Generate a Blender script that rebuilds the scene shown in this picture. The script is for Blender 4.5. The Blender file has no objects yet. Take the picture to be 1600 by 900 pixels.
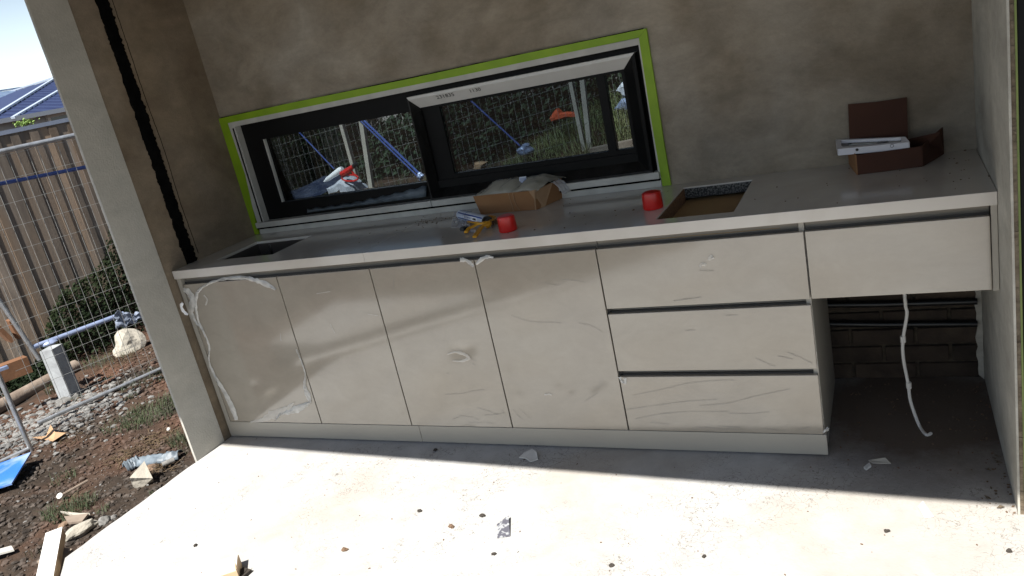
import bpy, bmesh, math, random
from mathutils import Vector, Matrix, noise
random.seed(7)
R = math.radians
S = bpy.context.scene
COL = S.collection

# ------------------------------------------------------------------ camera
CAM = Vector((2.30222, -2.63604, 1.62307))
ROT = Matrix(((0.8942551629, 0.0589839237, 0.4436536941), (0.3972844983, 0.3518425225, -0.8475682076), (-0.2060891333, 0.9341989809, 0.2912036037)))
FPX = 1233.754
cd = bpy.data.cameras.new('camera'); cam = bpy.data.objects.new('camera', cd); COL.objects.link(cam)
cam.matrix_world = Matrix.Translation(CAM) @ ROT.to_4x4()
cd.sensor_width = 36; cd.lens = 36 * FPX / 1600; cd.clip_start = .05; cd.clip_end = 400
S.camera = cam
# ------------------------------------------------------------------ light
SUN_EL, SUN_AZ = 55, 3.0           # azimuth measured from -Y towards -X
w = bpy.data.worlds.new('World'); S.world = w; w.use_nodes = True
nt = w.node_tree; sky = nt.nodes.new('ShaderNodeTexSky'); sky.sky_type = 'NISHITA'; sky.sun_disc = False
sky.sun_elevation = R(SUN_EL); sky.sun_rotation = R(180 + SUN_AZ); sky.air_density = 1.0; sky.dust_density = 1.0
bg = nt.nodes['Background']; bg.inputs[1].default_value = .048
# pale haze towards the horizon, all the way round
geo = nt.nodes.new('ShaderNodeTexCoord'); sx = nt.nodes.new('ShaderNodeSeparateXYZ'); nt.links.new(geo.outputs['Generated'], sx.inputs[0])
def wm(op, a, b=None):
    q = nt.nodes.new('ShaderNodeMath'); q.operation = op
    for i, v in enumerate((a, b)):
        if v is None: continue
        if isinstance(v, (int, float)): q.inputs[i].default_value = v
        else: nt.links.new(v, q.inputs[i])
    return q.outputs[0]
hz = wm('EXPONENT', wm('MULTIPLY', wm('POWER', wm('ABSOLUTE', wm('DIVIDE', sx.outputs[2], .15)), 2), -1))
cmx = nt.nodes.new('ShaderNodeMix'); cmx.data_type = 'RGBA'; cmx.blend_type = 'ADD'; cmx.inputs[0].default_value = 1
sc_ = nt.nodes.new('ShaderNodeVectorMath'); sc_.operation = 'SCALE'; sc_.inputs[0].default_value = (8.6, 9.5, 10); nt.links.new(hz, sc_.inputs['Scale'])
nt.links.new(sky.outputs[0], cmx.inputs[6]); nt.links.new(sc_.outputs[0], cmx.inputs[7]); nt.links.new(cmx.outputs[2], bg.inputs[0])
sl = bpy.data.lights.new('sun', 'SUN'); sl.energy = 5; sl.angle = R(.55); sl.color = (1, .965, .91)
so = bpy.data.objects.new('sun', sl); COL.objects.link(so)
sd = Vector((math.sin(R(SUN_AZ)) * math.cos(R(SUN_EL)), math.cos(R(SUN_AZ)) * math.cos(R(SUN_EL)), -math.sin(R(SUN_EL))))
so.rotation_euler = sd.to_track_quat('-Z', 'Y').to_euler(); so.location = (0, -6, 9)
S.view_settings.view_transform = 'Standard'; S.view_settings.look = 'None'
S.view_settings.exposure = 1.08; S.view_settings.gamma = 1
S.render.engine = 'CYCLES'
S.cycles.max_bounces = 8; S.cycles.diffuse_bounces = 5

# ------------------------------------------------------------------ measuring helper: a point of the photo on a real plane
def ray(u, v): return ROT @ Vector(((u - 800) / FPX, (450 - v) / FPX, -1))
def U(u, v, ax, val):
    d = ray(u, v); return CAM + d * ((val - CAM[ax]) / d[ax])
def UV(u, v, p, e):
    d = ray(u, v); n = Vector((-e[1], e[0], 0)); return CAM + d * ((Vector((p[0], p[1], 0)) - CAM).dot(n) / d.dot(n))

# ------------------------------------------------------------------ materials
def mat(name, c1, c2=None, rough=.8, scale=6, bump=0, bscale=60, metal=0, spec=None, detail=6, c3=None, s3=1.5, coat=0, alpha=None, trans=0, stretch=None, contrast=(.35, .65), sheen=0, obj_rand=0, rvar=0, blotch=None):
    m = bpy.data.materials.new(name); m.use_nodes = True; n = m.node_tree.nodes; L = m.node_tree.links
    b = n['Principled BSDF']; b.inputs['Roughness'].default_value = rough; b.inputs['Metallic'].default_value = metal
    if spec is not None: b.inputs['Specular IOR Level'].default_value = spec
    if coat: b.inputs['Coat Weight'].default_value = coat; b.inputs['Coat Roughness'].default_value = .08
    if trans: b.inputs['Transmission Weight'].default_value = trans
    if alpha is not None: b.inputs['Alpha'].default_value = alpha
    tc = n.new('ShaderNodeTexCoord'); vec = tc.outputs['Object']
    if stretch:
        mp = n.new('ShaderNodeMapping'); mp.inputs['Scale'].default_value = stretch; L.new(vec, mp.inputs[0]); vec = mp.outputs[0]
    def nz(s, d=6, dist=0):
        t = n.new('ShaderNodeTexNoise'); t.inputs['Scale'].default_value = s; t.inputs['Detail'].default_value = d; t.inputs['Distortion'].default_value = dist
        L.new(vec, t.inputs['Vector']); return t.outputs[0]
    c2 = c2 or c1
    mx = n.new('ShaderNodeMix'); mx.data_type = 'RGBA'; mx.inputs[6].default_value = (*c1, 1); mx.inputs[7].default_value = (*c2, 1)
    mr = n.new('ShaderNodeMapRange'); mr.inputs[1].default_value = contrast[0]; mr.inputs[2].default_value = contrast[1]
    L.new(nz(scale, detail, .3), mr.inputs[0]); L.new(mr.outputs[0], mx.inputs[0]); out = mx.outputs[2]
    if c3:
        m2 = n.new('ShaderNodeMix'); m2.data_type = 'RGBA'; m2.inputs[7].default_value = (*c3, 1)
        r2 = n.new('ShaderNodeMapRange'); r2.inputs[1].default_value = .45; r2.inputs[2].default_value = .68
        L.new(nz(s3, 5, .6), r2.inputs[0]); L.new(r2.outputs[0], m2.inputs[0]); L.new(out, m2.inputs[6]); out = m2.outputs[2]
    if blotch:      # trowelled cloudiness: darker and lighter patches of the coat itself
        hb = n.new('ShaderNodeHueSaturation'); tb = n.new('ShaderNodeTexNoise'); tb.inputs['Scale'].default_value = blotch[1]; tb.inputs['Detail'].default_value = 10; tb.inputs['Roughness'].default_value = .62; tb.inputs['Distortion'].default_value = 1.2
        mb_ = n.new('ShaderNodeMapping'); mb_.inputs['Scale'].default_value = (1, 1, 1.7); L.new(tc.outputs['Object'], mb_.inputs[0]); L.new(mb_.outputs[0], tb.inputs['Vector'])
        rb = n.new('ShaderNodeMapRange'); rb.inputs[1].default_value = .3; rb.inputs[2].default_value = .7; rb.inputs[3].default_value = 1 - blotch[0]; rb.inputs[4].default_value = 1 + blotch[0]
        L.new(tb.outputs[0], rb.inputs[0]); L.new(rb.outputs[0], hb.inputs['Value']); L.new(out, hb.inputs['Color']); out = hb.outputs[0]
        hg = n.new('ShaderNodeHueSaturation'); rg2 = n.new('ShaderNodeMapRange'); rg2.inputs[1].default_value = .3; rg2.inputs[2].default_value = .7; rg2.inputs[3].default_value = 1 - blotch[0] * .9; rg2.inputs[4].default_value = 1 + blotch[0] * .9
        tg = n.new('ShaderNodeTexNoise'); tg.inputs['Scale'].default_value = 17; tg.inputs['Detail'].default_value = 12; tg.inputs['Roughness'].default_value = .85; L.new(mb_.outputs[0], tg.inputs['Vector'])
        L.new(tg.outputs[0], rg2.inputs[0]); L.new(rg2.outputs[0], hg.inputs['Value']); L.new(out, hg.inputs['Color']); out = hg.outputs[0]
    if obj_rand:
        oi = n.new('ShaderNodeObjectInfo'); hv = n.new('ShaderNodeHueSaturation'); mr3 = n.new('ShaderNodeMapRange')
        mr3.inputs[3].default_value = 1 - obj_rand; mr3.inputs[4].default_value = 1 + obj_rand
        L.new(oi.outputs['Random'], mr3.inputs[0]); L.new(mr3.outputs[0], hv.inputs['Value']); L.new(out, hv.inputs['Color']); out = hv.outputs[0]
    L.new(out, b.inputs['Base Color'])
    if rvar:
        rr = n.new('ShaderNodeMapRange'); rr.inputs[3].default_value = rough - rvar; rr.inputs[4].default_value = rough + rvar
        L.new(nz(scale * .7, 4), rr.inputs[0]); L.new(rr.outputs[0], b.inputs['Roughness'])
    if bump:
        bp = n.new('ShaderNodeBump'); bp.inputs['Strength'].default_value = 1; bp.inputs['Distance'].default_value = bump
        L.new(nz(bscale, 5), bp.inputs['Height']); L.new(bp.outputs[0], b.inputs['Normal'])
    return m
M = {}
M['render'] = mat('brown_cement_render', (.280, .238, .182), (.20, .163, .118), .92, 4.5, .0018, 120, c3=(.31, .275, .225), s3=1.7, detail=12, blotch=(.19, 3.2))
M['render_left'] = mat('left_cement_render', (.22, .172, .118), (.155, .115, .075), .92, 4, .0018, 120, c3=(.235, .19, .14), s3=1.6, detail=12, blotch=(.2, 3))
M['render_grey'] = mat('grey_cement_render', (.43, .415, .375), (.38, .365, .325), .9, 5, .0018, 110, c3=(.46, .44, .39), s3=2, detail=12, blotch=(.09, 3))
M['render_pale'] = mat('pale_cement_render', (.42, .40, .35), (.34, .32, .275), .9, 5, .001, 110, detail=12, blotch=(.2, 2.5))
M['mortar'] = mat('rough_mortar', (.20, .16, .11), (.10, .075, .05), .95, 30, .01, 45)
M['foam'] = mat('black_sealant', (.002, .002, .002), (.005, .005, .005), .95, 30, .003, 60, spec=.05)
M['door'] = mat('taupe_gloss_laminate', (.325, .29, .236), (.30, .265, .215), .12, 3, .00010, 6, coat=.7, blotch=(.06, 5), spec=.95, rvar=.06)
M['door_plain'] = mat('grey_satin_laminate', (.36, .335, .285), (.34, .315, .27), .35, 3)
M['channel'] = mat('grey_handle_channel', (.27, .245, .205), (.24, .215, .18), .7, 8)
M['carcass'] = mat('dark_carcass', (.04, .038, .035), None, .8)
M['counter'] = mat('white_stone_counter', (.60, .565, .51), (.55, .515, .465), .14, 5, .00004, 30, spec=.8, rvar=.05, c3=(.50, .46, .40), s3=2.5)
M['sink'] = mat('dark_sink', (.10, .088, .078), (.14, .125, .11), .3, 4, metal=.6)
M['steel'] = mat('sink_steel', (.5, .5, .5), None, .25, 4, metal=1)
M['chip'] = mat('raw_chipboard', (.22, .12, .055), (.12, .06, .03), .9, 120, .001, 120)
M['tan'] = mat('tan_board', (.36, .23, .10), (.30, .19, .085), .7, 3)
M['foil'] = mat('dark_mesh_foil', (.012, .012, .012), (.13, .13, .12), .5, 150, .001, 60, contrast=(.48, .56))
M['black'] = mat('black_window_frame', (.004, .004, .004), (.006, .006, .006), .5, 5, .0003, 40, spec=.15)
M['film_black'] = mat('wrinkled_black_film', (.004, .004, .004), (.012, .012, .012), .3, 20, .004, 28, stretch=(1, 1, .35), spec=.25)
M['trim'] = mat('white_window_trim', (.50, .49, .45), (.40, .39, .355), .6, 9)
M['white_strip'] = mat('white_protective_strip', (.62, .61, .58), (.56, .55, .52), .55, 7)
M['ink'] = mat('black_marker_ink', (.02, .02, .02), None, .8)
M['tape'] = mat('lime_green_tape', (.23, .37, .008), (.19, .32, .006), .55, 9, .001, 30)
M['tape_dull'] = mat('dull_green_tape', (.16, .20, .05), (.12, .16, .04), .6, 9)
M['bare_roof'] = mat('bare_roof_underside', (.10, .085, .065), (.07, .06, .045), .9, 3)
M['rag'] = mat('pale_blue_rag', (.24, .28, .36), (.17, .20, .27), .7, 14)
M['stub'] = mat('pale_stub_concrete', (.34, .36, .37), (.24, .25, .26), .85, 12, .001, 60)
M['hedge'] = mat('deep_green_leaf', (.032, .058, .030), (.018, .034, .019), .6, 3, c3=(.045, .062, .03), spec=.2)
M['mortar_dark'] = mat('dark_mortar', (.085, .066, .045), (.04, .03, .02), .95, 30, .008, 45)  # mortar in a darker tone for the brick backing
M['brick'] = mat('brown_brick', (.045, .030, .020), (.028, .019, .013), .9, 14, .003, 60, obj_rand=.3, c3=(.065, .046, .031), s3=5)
M['pipe_black'] = mat('black_conduit', (.008, .008, .008), None, .4)
M['cable'] = mat('white_cable', (.62, .60, .56), None, .5)
M['card'] = mat('brown_cardboard', (.29, .145, .06), (.25, .12, .048), .85, 5, .0004, 70)
M['card_pale'] = mat('pale_torn_cardboard', (.42, .27, .155), (.36, .22, .12), .9, 8, .0006, 60)
M['card_dark'] = mat('dark_cardboard', (.065, .022, .010), (.05, .017, .008), .85, 5)
M['card_floor'] = mat('buff_cardboard', (.5, .36, .22), (.42, .30, .18), .85, 5)
M['plastic_bag'] = mat('milky_plastic_bag', (.50, .48, .40), (.40, .37, .30), .16, 14, .0015, 24, alpha=.62)
M['clear_film'] = mat('clear_crumpled_film', (.85, .85, .85), (.7, .7, .72), .15, 20, .002, 50, alpha=.38)
M['white_film'] = mat('white_wrinkled_film', (.85, .84, .80), (.6, .59, .56), .25, 30, .002, 60, alpha=.6)
M['bright_film'] = mat('folded_white_film', (.9, .9, .9), None, .3)
M['crease'] = mat('film_crease', (.30, .28, .25), (.36, .335, .30), .2, 20, alpha=.8)
M['crease_light'] = mat('pale_film_crease', (.75, .72, .66), (.7, .66, .6), .12, 20, alpha=.5)
M['red'] = mat('red_plastic', (.62, .018, .012), (.52, .014, .01), .3, 6)
M['yellow'] = mat('yellow_plastic', (.72, .36, .02), (.62, .29, .015), .4, 8)
M['blue_label'] = mat('blue_printed_label', (.03, .075, .32), None, .35)
M['white_label'] = mat('white_printed_label', (.62, .66, .74), (.5, .56, .68), .35, 30)
M['black_plastic'] = mat('black_plastic', (.015, .015, .015), None, .35)
M['white_plastic'] = mat('white_plastic', (.72, .71, .74), (.66, .65, .68), .35, 6)
M['grey_recess'] = mat('grey_recess', (.16, .15, .16), (.10, .10, .105), .4, 14)
M['galv'] = mat('galvanised_steel', (.50, .52, .54), (.36, .37, .38), .4, 25, metal=.75)
M['wire'] = mat('galvanised_wire', (.36, .36, .345), (.28, .28, .265), .55, 25, metal=.3)
M['blue_tube'] = mat('blue_painted_steel', (.035, .065, .22), (.055, .09, .27), .4, 20)
M['pale_blue'] = mat('pale_blue_steel', (.30, .36, .52), (.22, .27, .40), .4, 20, metal=.3)
M['paling'] = mat('hardwood_paling', (.20, .165, .132), (.135, .11, .088), .9, 3, .002, 40, stretch=(9, 9, 1), obj_rand=.42, c3=(.20, .145, .10), s3=.9)
M['paling_grey'] = mat('weathered_paling', (.40, .37, .34), (.30, .275, .25), .9, 3, .002, 40, stretch=(9, 9, 1), obj_rand=.25)
M['timber'] = mat('raw_pine', (.52, .37, .22), (.44, .30, .17), .8, 4, .0006, 50, stretch=(1, 8, 8))
M['white_timber'] = mat('white_primed_timber', (.80, .79, .76), (.74, .73, .70), .7, 8)
M['sleeper'] = mat('old_timber_log', (.26, .21, .165), (.17, .13, .10), .95, 8, .004, 30)
M['orange_wood'] = mat('orange_timber', (.20, .095, .045), (.14, .065, .03), .85, 7, .001, 40)
M['pale_wood'] = mat('bleached_timber_stake', (.42, .39, .33), (.34, .31, .26), .85, 6)
M['soil'] = mat('dark_stony_soil', (.052, .039, .030), (.025, .020, .016), .98, 9, .012, 45, c3=(.085, .048, .032), s3=1.4, spec=.1)
M['stone'] = mat('mixed_gravel', (.098, .082, .070), (.022, .018, .015), .9, 30, .002, 60, c3=(.11, .062, .043), s3=1.4, spec=.15)
M['rubble'] = mat('pale_rubble', (.21, .205, .195), (.11, .107, .10), .9, 20, .003, 60)
M['rock'] = mat('limestone_rock', (.40, .37, .31), (.27, .25, .21), .95, 10, .006, 40)
M['rock_brown'] = mat('muddy_rock', (.22, .15, .10), (.15, .10, .07), .95, 10, .006, 40)
M['grass'] = mat('dark_grass', (.045, .065, .022), (.03, .04, .016), .7, 6)
M['grass_lit'] = mat('yellow_green_grass', (.15, .18, .06), (.09, .12, .04), .7, 3, c3=(.2, .19, .09))  # sunlit tone of the yard grass painted into its colour
M['straw'] = mat('dry_straw', (.11, .075, .04), (.07, .045, .025), .8, 8)
M['vine'] = mat('dark_vine_leaf', (.013, .022, .010), (.008, .013, .006), .7, 3, c3=(.02, .030, .011), spec=.1)
M['leaf_bright'] = mat('bright_leaf', (.20, .32, .06), (.13, .22, .04), .6, 6)
M['blue_sheet'] = mat('blue_board', (.03, .14, .48), (.045, .18, .55), .35, 5, c3=(.30, .38, .50), s3=5)
M['sheet_plastic'] = mat('grey_blue_plastic_wrap', (.15, .185, .215), (.09, .11, .13), .5, 16, .004, 30)
M['white_scrap'] = mat('white_scrap', (.66, .65, .62), (.5, .49, .46), .7, 12)
M['dark_chip'] = mat('dark_debris', (.03, .025, .02), (.05, .04, .03), .9, 20)
M['brown_chip'] = mat('brown_debris', (.16, .10, .06), (.10, .06, .035), .9, 20)
M['foilpack'] = mat('printed_foil_packet', (.34, .35, .36), (.10, .10, .12), .3, 60, contrast=(.48, .54))
M['roof_navy'] = mat('navy_steel_roof', (.022, .032, .085), (.026, .037, .095), .45, 3)
M['roof_pale'] = mat('pale_blue_steel_roof', (.11, .16, .24), (.13, .18, .26), .4, 3)
M['house_grey'] = mat('grey_house_wall', (.42, .44, .47), (.38, .40, .43), .8, 3)
M['white_paint'] = mat('white_paint', (.62, .62, .62), None, .5)
M['dark_glass'] = mat('dark_glass', (.02, .025, .03), None, .08)
M['tarp'] = mat('navy_tarpaulin', (.012, .017, .04), (.05, .06, .09), .4, 8, .004, 12)
M['white_bag'] = mat('white_woven_bag', (.52, .54, .58), (.36, .38, .43), .5, 9, .006, 16)
M['orange_plastic'] = mat('orange_plastic', (.60, .10, .035), (.5, .08, .03), .5, 8)
def glass(name, tint, rough=0):
    m = bpy.data.materials.new(name); m.use_nodes = True; n = m.node_tree.nodes; L = m.node_tree.links; n.remove(n['Principled BSDF'])
    o = n['Material Output']; t = n.new('ShaderNodeBsdfTransparent'); t.inputs[0].default_value = (*tint, 1)
    g = n.new('ShaderNodeBsdfGlossy'); g.inputs['Roughness'].default_value = .02; f = n.new('ShaderNodeFresnel'); f.inputs[0].default_value = 1.5
    x = n.new('ShaderNodeMixShader'); L.new(f.outputs[0], x.inputs[0]); L.new(t.outputs[0], x.inputs[1]); L.new(g.outputs[0], x.inputs[2]); L.new(x.outputs[0], o.inputs[0])
    return m
M['pane'] = glass('grey_tinted_glass', (.52, .57, .60))
M['pane_dark'] = glass('dark_tinted_glass', (.33, .38, .42))
# concrete slab: cured concrete with a dried dusty skin, hairline cracks and brown patches; knee-space shade painted in
def slab_mat():
    m = mat('dusty_concrete_slab', (.425, .423, .415), (.385, .38, .368), .85, 7, .0008, 120, c3=(.375, .35, .315), s3=1.3, blotch=(.09, 5))
    n = m.node_tree.nodes; L = m.node_tree.links; b = n['Principled BSDF']; src = b.inputs['Base Color'].links[0].from_socket
    tc = n['Texture Coordinate']
    dn = n.new('ShaderNodeTexNoise'); dn.inputs['Scale'].default_value = 9; dn.inputs['Detail'].default_value = 5; L.new(tc.outputs['Object'], dn.inputs['Vector'])
    vm = n.new('ShaderNodeVectorMath'); vm.operation = 'MULTIPLY_ADD'; vm.inputs[1].default_value = (.22, .22, .22); L.new(dn.outputs[1], vm.inputs[0]); L.new(tc.outputs['Object'], vm.inputs[2])
    v = n.new('ShaderNodeTexVoronoi'); v.feature = 'DISTANCE_TO_EDGE'; v.inputs['Scale'].default_value = 30; L.new(vm.outputs[0], v.inputs['Vector'])
    r = n.new('ShaderNodeMapRange'); r.inputs[1].default_value = 0; r.inputs[2].default_value = .03; r.inputs[3].default_value = 1; r.inputs[4].default_value = 0; L.new(v.outputs[0], r.inputs[0])
    pn = n.new('ShaderNodeTexNoise'); pn.inputs['Scale'].default_value = 1.7; pn.inputs['Detail'].default_value = 8; pn.inputs['Roughness'].default_value = .75; L.new(tc.outputs['Object'], pn.inputs['Vector'])
    pr = n.new('ShaderNodeMapRange'); pr.inputs[1].default_value = .47; pr.inputs[2].default_value = .60; L.new(pn.outputs[0], pr.inputs[0])
    mu = n.new('ShaderNodeMath'); mu.operation = 'MULTIPLY'; L.new(r.outputs[0], mu.inputs[0]); L.new(pr.outputs[0], mu.inputs[1])
    mx = n.new('ShaderNodeMix'); mx.data_type = 'RGBA'; mx.inputs[7].default_value = (.10, .085, .07, 1); L.new(mu.outputs[0], mx.inputs[0]); L.new(src, mx.inputs[6])
    # dark shade of the knee space, painted into the concrete colour as a brown patch
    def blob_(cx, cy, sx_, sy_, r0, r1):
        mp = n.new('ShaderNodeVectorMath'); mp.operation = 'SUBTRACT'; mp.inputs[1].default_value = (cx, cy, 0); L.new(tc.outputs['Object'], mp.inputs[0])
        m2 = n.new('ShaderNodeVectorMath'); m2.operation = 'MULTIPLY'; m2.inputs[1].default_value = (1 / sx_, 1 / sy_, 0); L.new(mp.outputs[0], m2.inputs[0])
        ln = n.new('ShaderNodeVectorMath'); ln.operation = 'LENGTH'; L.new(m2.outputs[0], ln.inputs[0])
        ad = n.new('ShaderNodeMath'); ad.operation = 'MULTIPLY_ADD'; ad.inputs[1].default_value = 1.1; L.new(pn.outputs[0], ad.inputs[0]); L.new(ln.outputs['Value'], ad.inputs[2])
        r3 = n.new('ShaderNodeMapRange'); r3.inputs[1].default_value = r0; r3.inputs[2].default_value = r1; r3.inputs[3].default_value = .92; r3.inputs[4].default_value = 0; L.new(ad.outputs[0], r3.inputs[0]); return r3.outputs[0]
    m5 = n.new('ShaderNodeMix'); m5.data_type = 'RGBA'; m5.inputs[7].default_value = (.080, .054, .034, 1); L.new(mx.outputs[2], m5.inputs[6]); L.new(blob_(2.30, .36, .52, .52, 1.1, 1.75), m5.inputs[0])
    L.new(m5.outputs[2], b.inputs['Base Color'])
    return m
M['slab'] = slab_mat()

# ------------------------------------------------------------------ mesh building
class MB:
    def __init__(s): s.v = []; s.f = []
    def add(s, vs, fs):
        k = len(s.v); s.v += [tuple(a) for a in vs]; s.f += [tuple(i + k for i in f) for f in fs]; return s
    def box(s, x0, x1, y0, y1, z0, z1, bev=0):
        if bev:
            bm = bmesh.new(); bmesh.ops.create_cube(bm, size=1)
            for v in bm.verts: v.co = Vector(((x0 + x1) / 2 + v.co.x * (x1 - x0), (y0 + y1) / 2 + v.co.y * (y1 - y0), (z0 + z1) / 2 + v.co.z * (z1 - z0)))
            bmesh.ops.bevel(bm, geom=bm.edges[:], offset=bev, segments=2, affect='EDGES', profile=.5)
            bm.verts.index_update(); s.add([v.co[:] for v in bm.verts], [[v.index for v in f.verts] for f in bm.faces]); bm.free(); return s
        return s.hexa([(x0, y0, z0), (x1, y0, z0), (x1, y1, z0), (x0, y1, z0), (x0, y0, z1), (x1, y0, z1), (x1, y1, z1), (x0, y1, z1)])
    def hexa(s, c): return s.add(c, [(0, 3, 2, 1), (4, 5, 6, 7), (0, 1, 5, 4), (1, 2, 6, 5), (2, 3, 7, 6), (3, 0, 4, 7)])
    def bar(s, a, b, w, h, up=(0, 0, 1)):
        a = Vector(a); b = Vector(b); d = (b - a).normalized(); x = d.cross(Vector(up))
        if x.length < 1e-4: x = d.cross(Vector((1, 0, 0)))
        x.normalize(); y = x.cross(d); c = []
        for p in (a, b): c += [p - x * w / 2 - y * h / 2, p + x * w / 2 - y * h / 2, p + x * w / 2 + y * h / 2, p - x * w / 2 + y * h / 2]
        return s.hexa(c)
    def tube(s, pts, r, n=8, cap=True):
        pts = [Vector(p) for p in pts]; rs = r if isinstance(r, (list, tuple)) else [r] * len(pts); vs = []; fs = []; px = None
        for i, p in enumerate(pts):
            d = (pts[min(i + 1, len(pts) - 1)] - pts[max(i - 1, 0)]).normalized()
            x = (px - d * px.dot(d)) if px else d.orthogonal()
            if x.length < 1e-5: x = d.orthogonal()
            x.normalize(); px = x; y = d.cross(x)
            for k in range(n): a = 2 * math.pi * k / n; vs.append(p + (x * math.cos(a) + y * math.sin(a)) * rs[i])
        for i in range(len(pts) - 1):
            for k in range(n): fs.append((i * n + k, i * n + (k + 1) % n, (i + 1) * n + (k + 1) % n, (i + 1) * n + k))
        if cap: fs.append(tuple(range(n))[::-1]); fs.append(tuple(range((len(pts) - 1) * n, len(pts) * n)))
        return s.add(vs, fs)
    def prism(s, poly, z0, z1):
        n = len(poly); return s.add([(p[0], p[1], z0) for p in poly] + [(p[0], p[1], z1) for p in poly], [tuple(range(n))[::-1], tuple(range(n, 2 * n))] + [(i, (i + 1) % n, n + (i + 1) % n, n + i) for i in range(n)])
    def extr(s, poly, off):     # polygon of 3-D points pushed along a vector
        n = len(poly); o = Vector(off); P = [Vector(p) for p in poly]
        return s.add(P + [p + o for p in P], [tuple(range(n))[::-1], tuple(range(n, 2 * n))] + [(i, (i + 1) % n, n + (i + 1) % n, n + i) for i in range(n)])
    def plate(s, us, vs, skip, a0, a1, axis):   # manifold plate with rectangular holes; axis is the thickness axis (1: in XZ, 2: in XY)
        idx = {}
        def V(i, j, a):
            k = (i, j, a)
            if k not in idx:
                idx[k] = len(s.v); s.v.append((us[i], (a0, a1)[a], vs[j]) if axis == 1 else (us[i], vs[j], (a0, a1)[a]))
            return idx[k]
        cell = lambda i, j: 0 <= i < len(us) - 1 and 0 <= j < len(vs) - 1 and not skip((us[i] + us[i + 1]) / 2, (vs[j] + vs[j + 1]) / 2)
        for i in range(len(us) - 1):
            for j in range(len(vs) - 1):
                if not cell(i, j): continue
                q = [(i, j), (i + 1, j), (i + 1, j + 1), (i, j + 1)]
                s.f.append(tuple(V(*p, 1) for p in q)); s.f.append(tuple(V(*p, 0) for p in q[::-1]))
                for (di, dj), (a, b) in zip(((0, -1), (1, 0), (0, 1), (-1, 0)), ((0, 1), (1, 2), (2, 3), (3, 0))):
                    if not cell(i + di, j + dj): s.f.append((V(*q[a], 0), V(*q[b], 0), V(*q[b], 1), V(*q[a], 1)))
        return s
    def rock(s, c, r, sub=1, jit=.3, flat=1, rot=None):
        bm = bmesh.new(); bmesh.ops.create_icosphere(bm, subdivisions=sub, radius=1); o = Vector((random.random() * 50, random.random() * 50, 0))
        rx, ry, rz = (r, r, r) if isinstance(r, (int, float)) else r; a = random.random() * 6.28 if rot is None else rot
        for v in bm.verts:
            k = 1 + jit * noise.noise(v.co * 1.3 + o) * 2; x, y = v.co.x * rx * k, v.co.y * ry * k
            v.co = Vector((c[0] + x * math.cos(a) - y * math.sin(a), c[1] + x * math.sin(a) + y * math.cos(a), c[2] + v.co.z * rz * k * flat))
        bm.verts.index_update(); s.add([v.co[:] for v in bm.verts], [[v.index for v in f.verts] for f in bm.faces]); bm.free(); return s
    def build(s, name, m, parent=None, smooth=False, **tags):
        off = Vector((0, 0, 0)); p = parent
        while p: off += p.location; p = p.parent
        me = bpy.data.meshes.new(name); me.from_pydata([(Vector(v) - off)[:] for v in s.v], [], s.f); me.validate()
        bm = bmesh.new(); bm.from_mesh(me); bmesh.ops.recalc_face_normals(bm, faces=bm.faces[:]); bm.to_mesh(me); bm.free()
        me.materials.append(M[m])
        if smooth:
            for f in me.polygons: f.use_smooth = True
            me.set_sharp_from_angle(angle=R(40))
        o = bpy.data.objects.new(name, me); COL.objects.link(o); o.parent = parent
        for k, v in tags.items(): o[k] = v
        return o
def thing(name, label, cat, loc, group=None):
    o = bpy.data.objects.new(name, None); o.empty_display_size = .1; COL.objects.link(o); o.location = loc; o['label'] = label; o['category'] = cat
    if group: o['group'] = group
    return o
def single(mb, name, m, label, cat, group=None, smooth=False):
    vs = [Vector(v) for v in mb.v]; c = sum(vs, Vector()) / len(vs); c.z = min(v.z for v in vs)
    mb.v = [tuple(v - c) for v in vs]; o = mb.build(name, m, None, smooth, label=label, category=cat); o.location = c
    if group: o['group'] = group
    return o
def sm(a, b, x): t = max(0, min(1, (x - a) / (b - a))); return t * t * (3 - 2 * t)

# ------------------------------------------------------------------ main measures (metres)
XL, XR, D = -.884, 2.566, .612         # left wall, right wall, back wall planes
H, HT = .92, .8785                      # counter top and underside
# ------------------------------------------------------------------ ground
def gz(x, y):
    z = -.15 + .62 * sm(1.9, 3.9, y) * (1 - sm(6, 9, abs(x + 1))) + .0 * x
    z -= .10 * sm(-2.6, -4.6, x) * (1 - sm(1.9, 3.9, y))
    z += .30 * sm(-1.6, .2, x) * sm(1.9, 3.9, y) * (1 - sm(6, 9, abs(x + 1)))
    near = 1 if -7 < x < 4 and -4 < y < 7 else 0
    if near: z += .035 * noise.noise(Vector((x * 1.3, y * 1.3, 0))) + .014 * noise.noise(Vector((x * 7, y * 7, 3))) + .006 * noise.noise(Vector((x * 22, y * 22, 5)))
    return z
def axis_lines(lo, hi, step, far):
    a = [lo + i * step for i in range(int((hi - lo) / step) + 1)]; l = []; d = step; x = lo
    while x > -far: d *= 1.5; x -= d; l.append(x)
    r = []; d = step; x = a[-1]
    while x < far: d *= 1.5; x += d; r.append(x)
    return l[::-1] + a + r
gx = axis_lines(-4.9, 2.5, .045, 120); gy = axis_lines(-1.7, 5.4, .045, 120); g = MB()
for y in gy:
    for x in gx: g.v.append((x, y, gz(x, y)))
n = len(gx)
for j in range(len(gy) - 1):
    for i in range(n - 1): g.f.append((j * n + i, j * n + i + 1, (j + 1) * n + i + 1, (j + 1) * n + i))
gm = bpy.data.meshes.new('ground'); gm.from_pydata(g.v, [], g.f); gm.materials.append(M['soil']); gm.polygons.foreach_set('use_smooth', [True] * len(gm.polygons))
go = bpy.data.objects.new('ground', gm); COL.objects.link(go); go['kind'] = 'structure'

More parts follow.
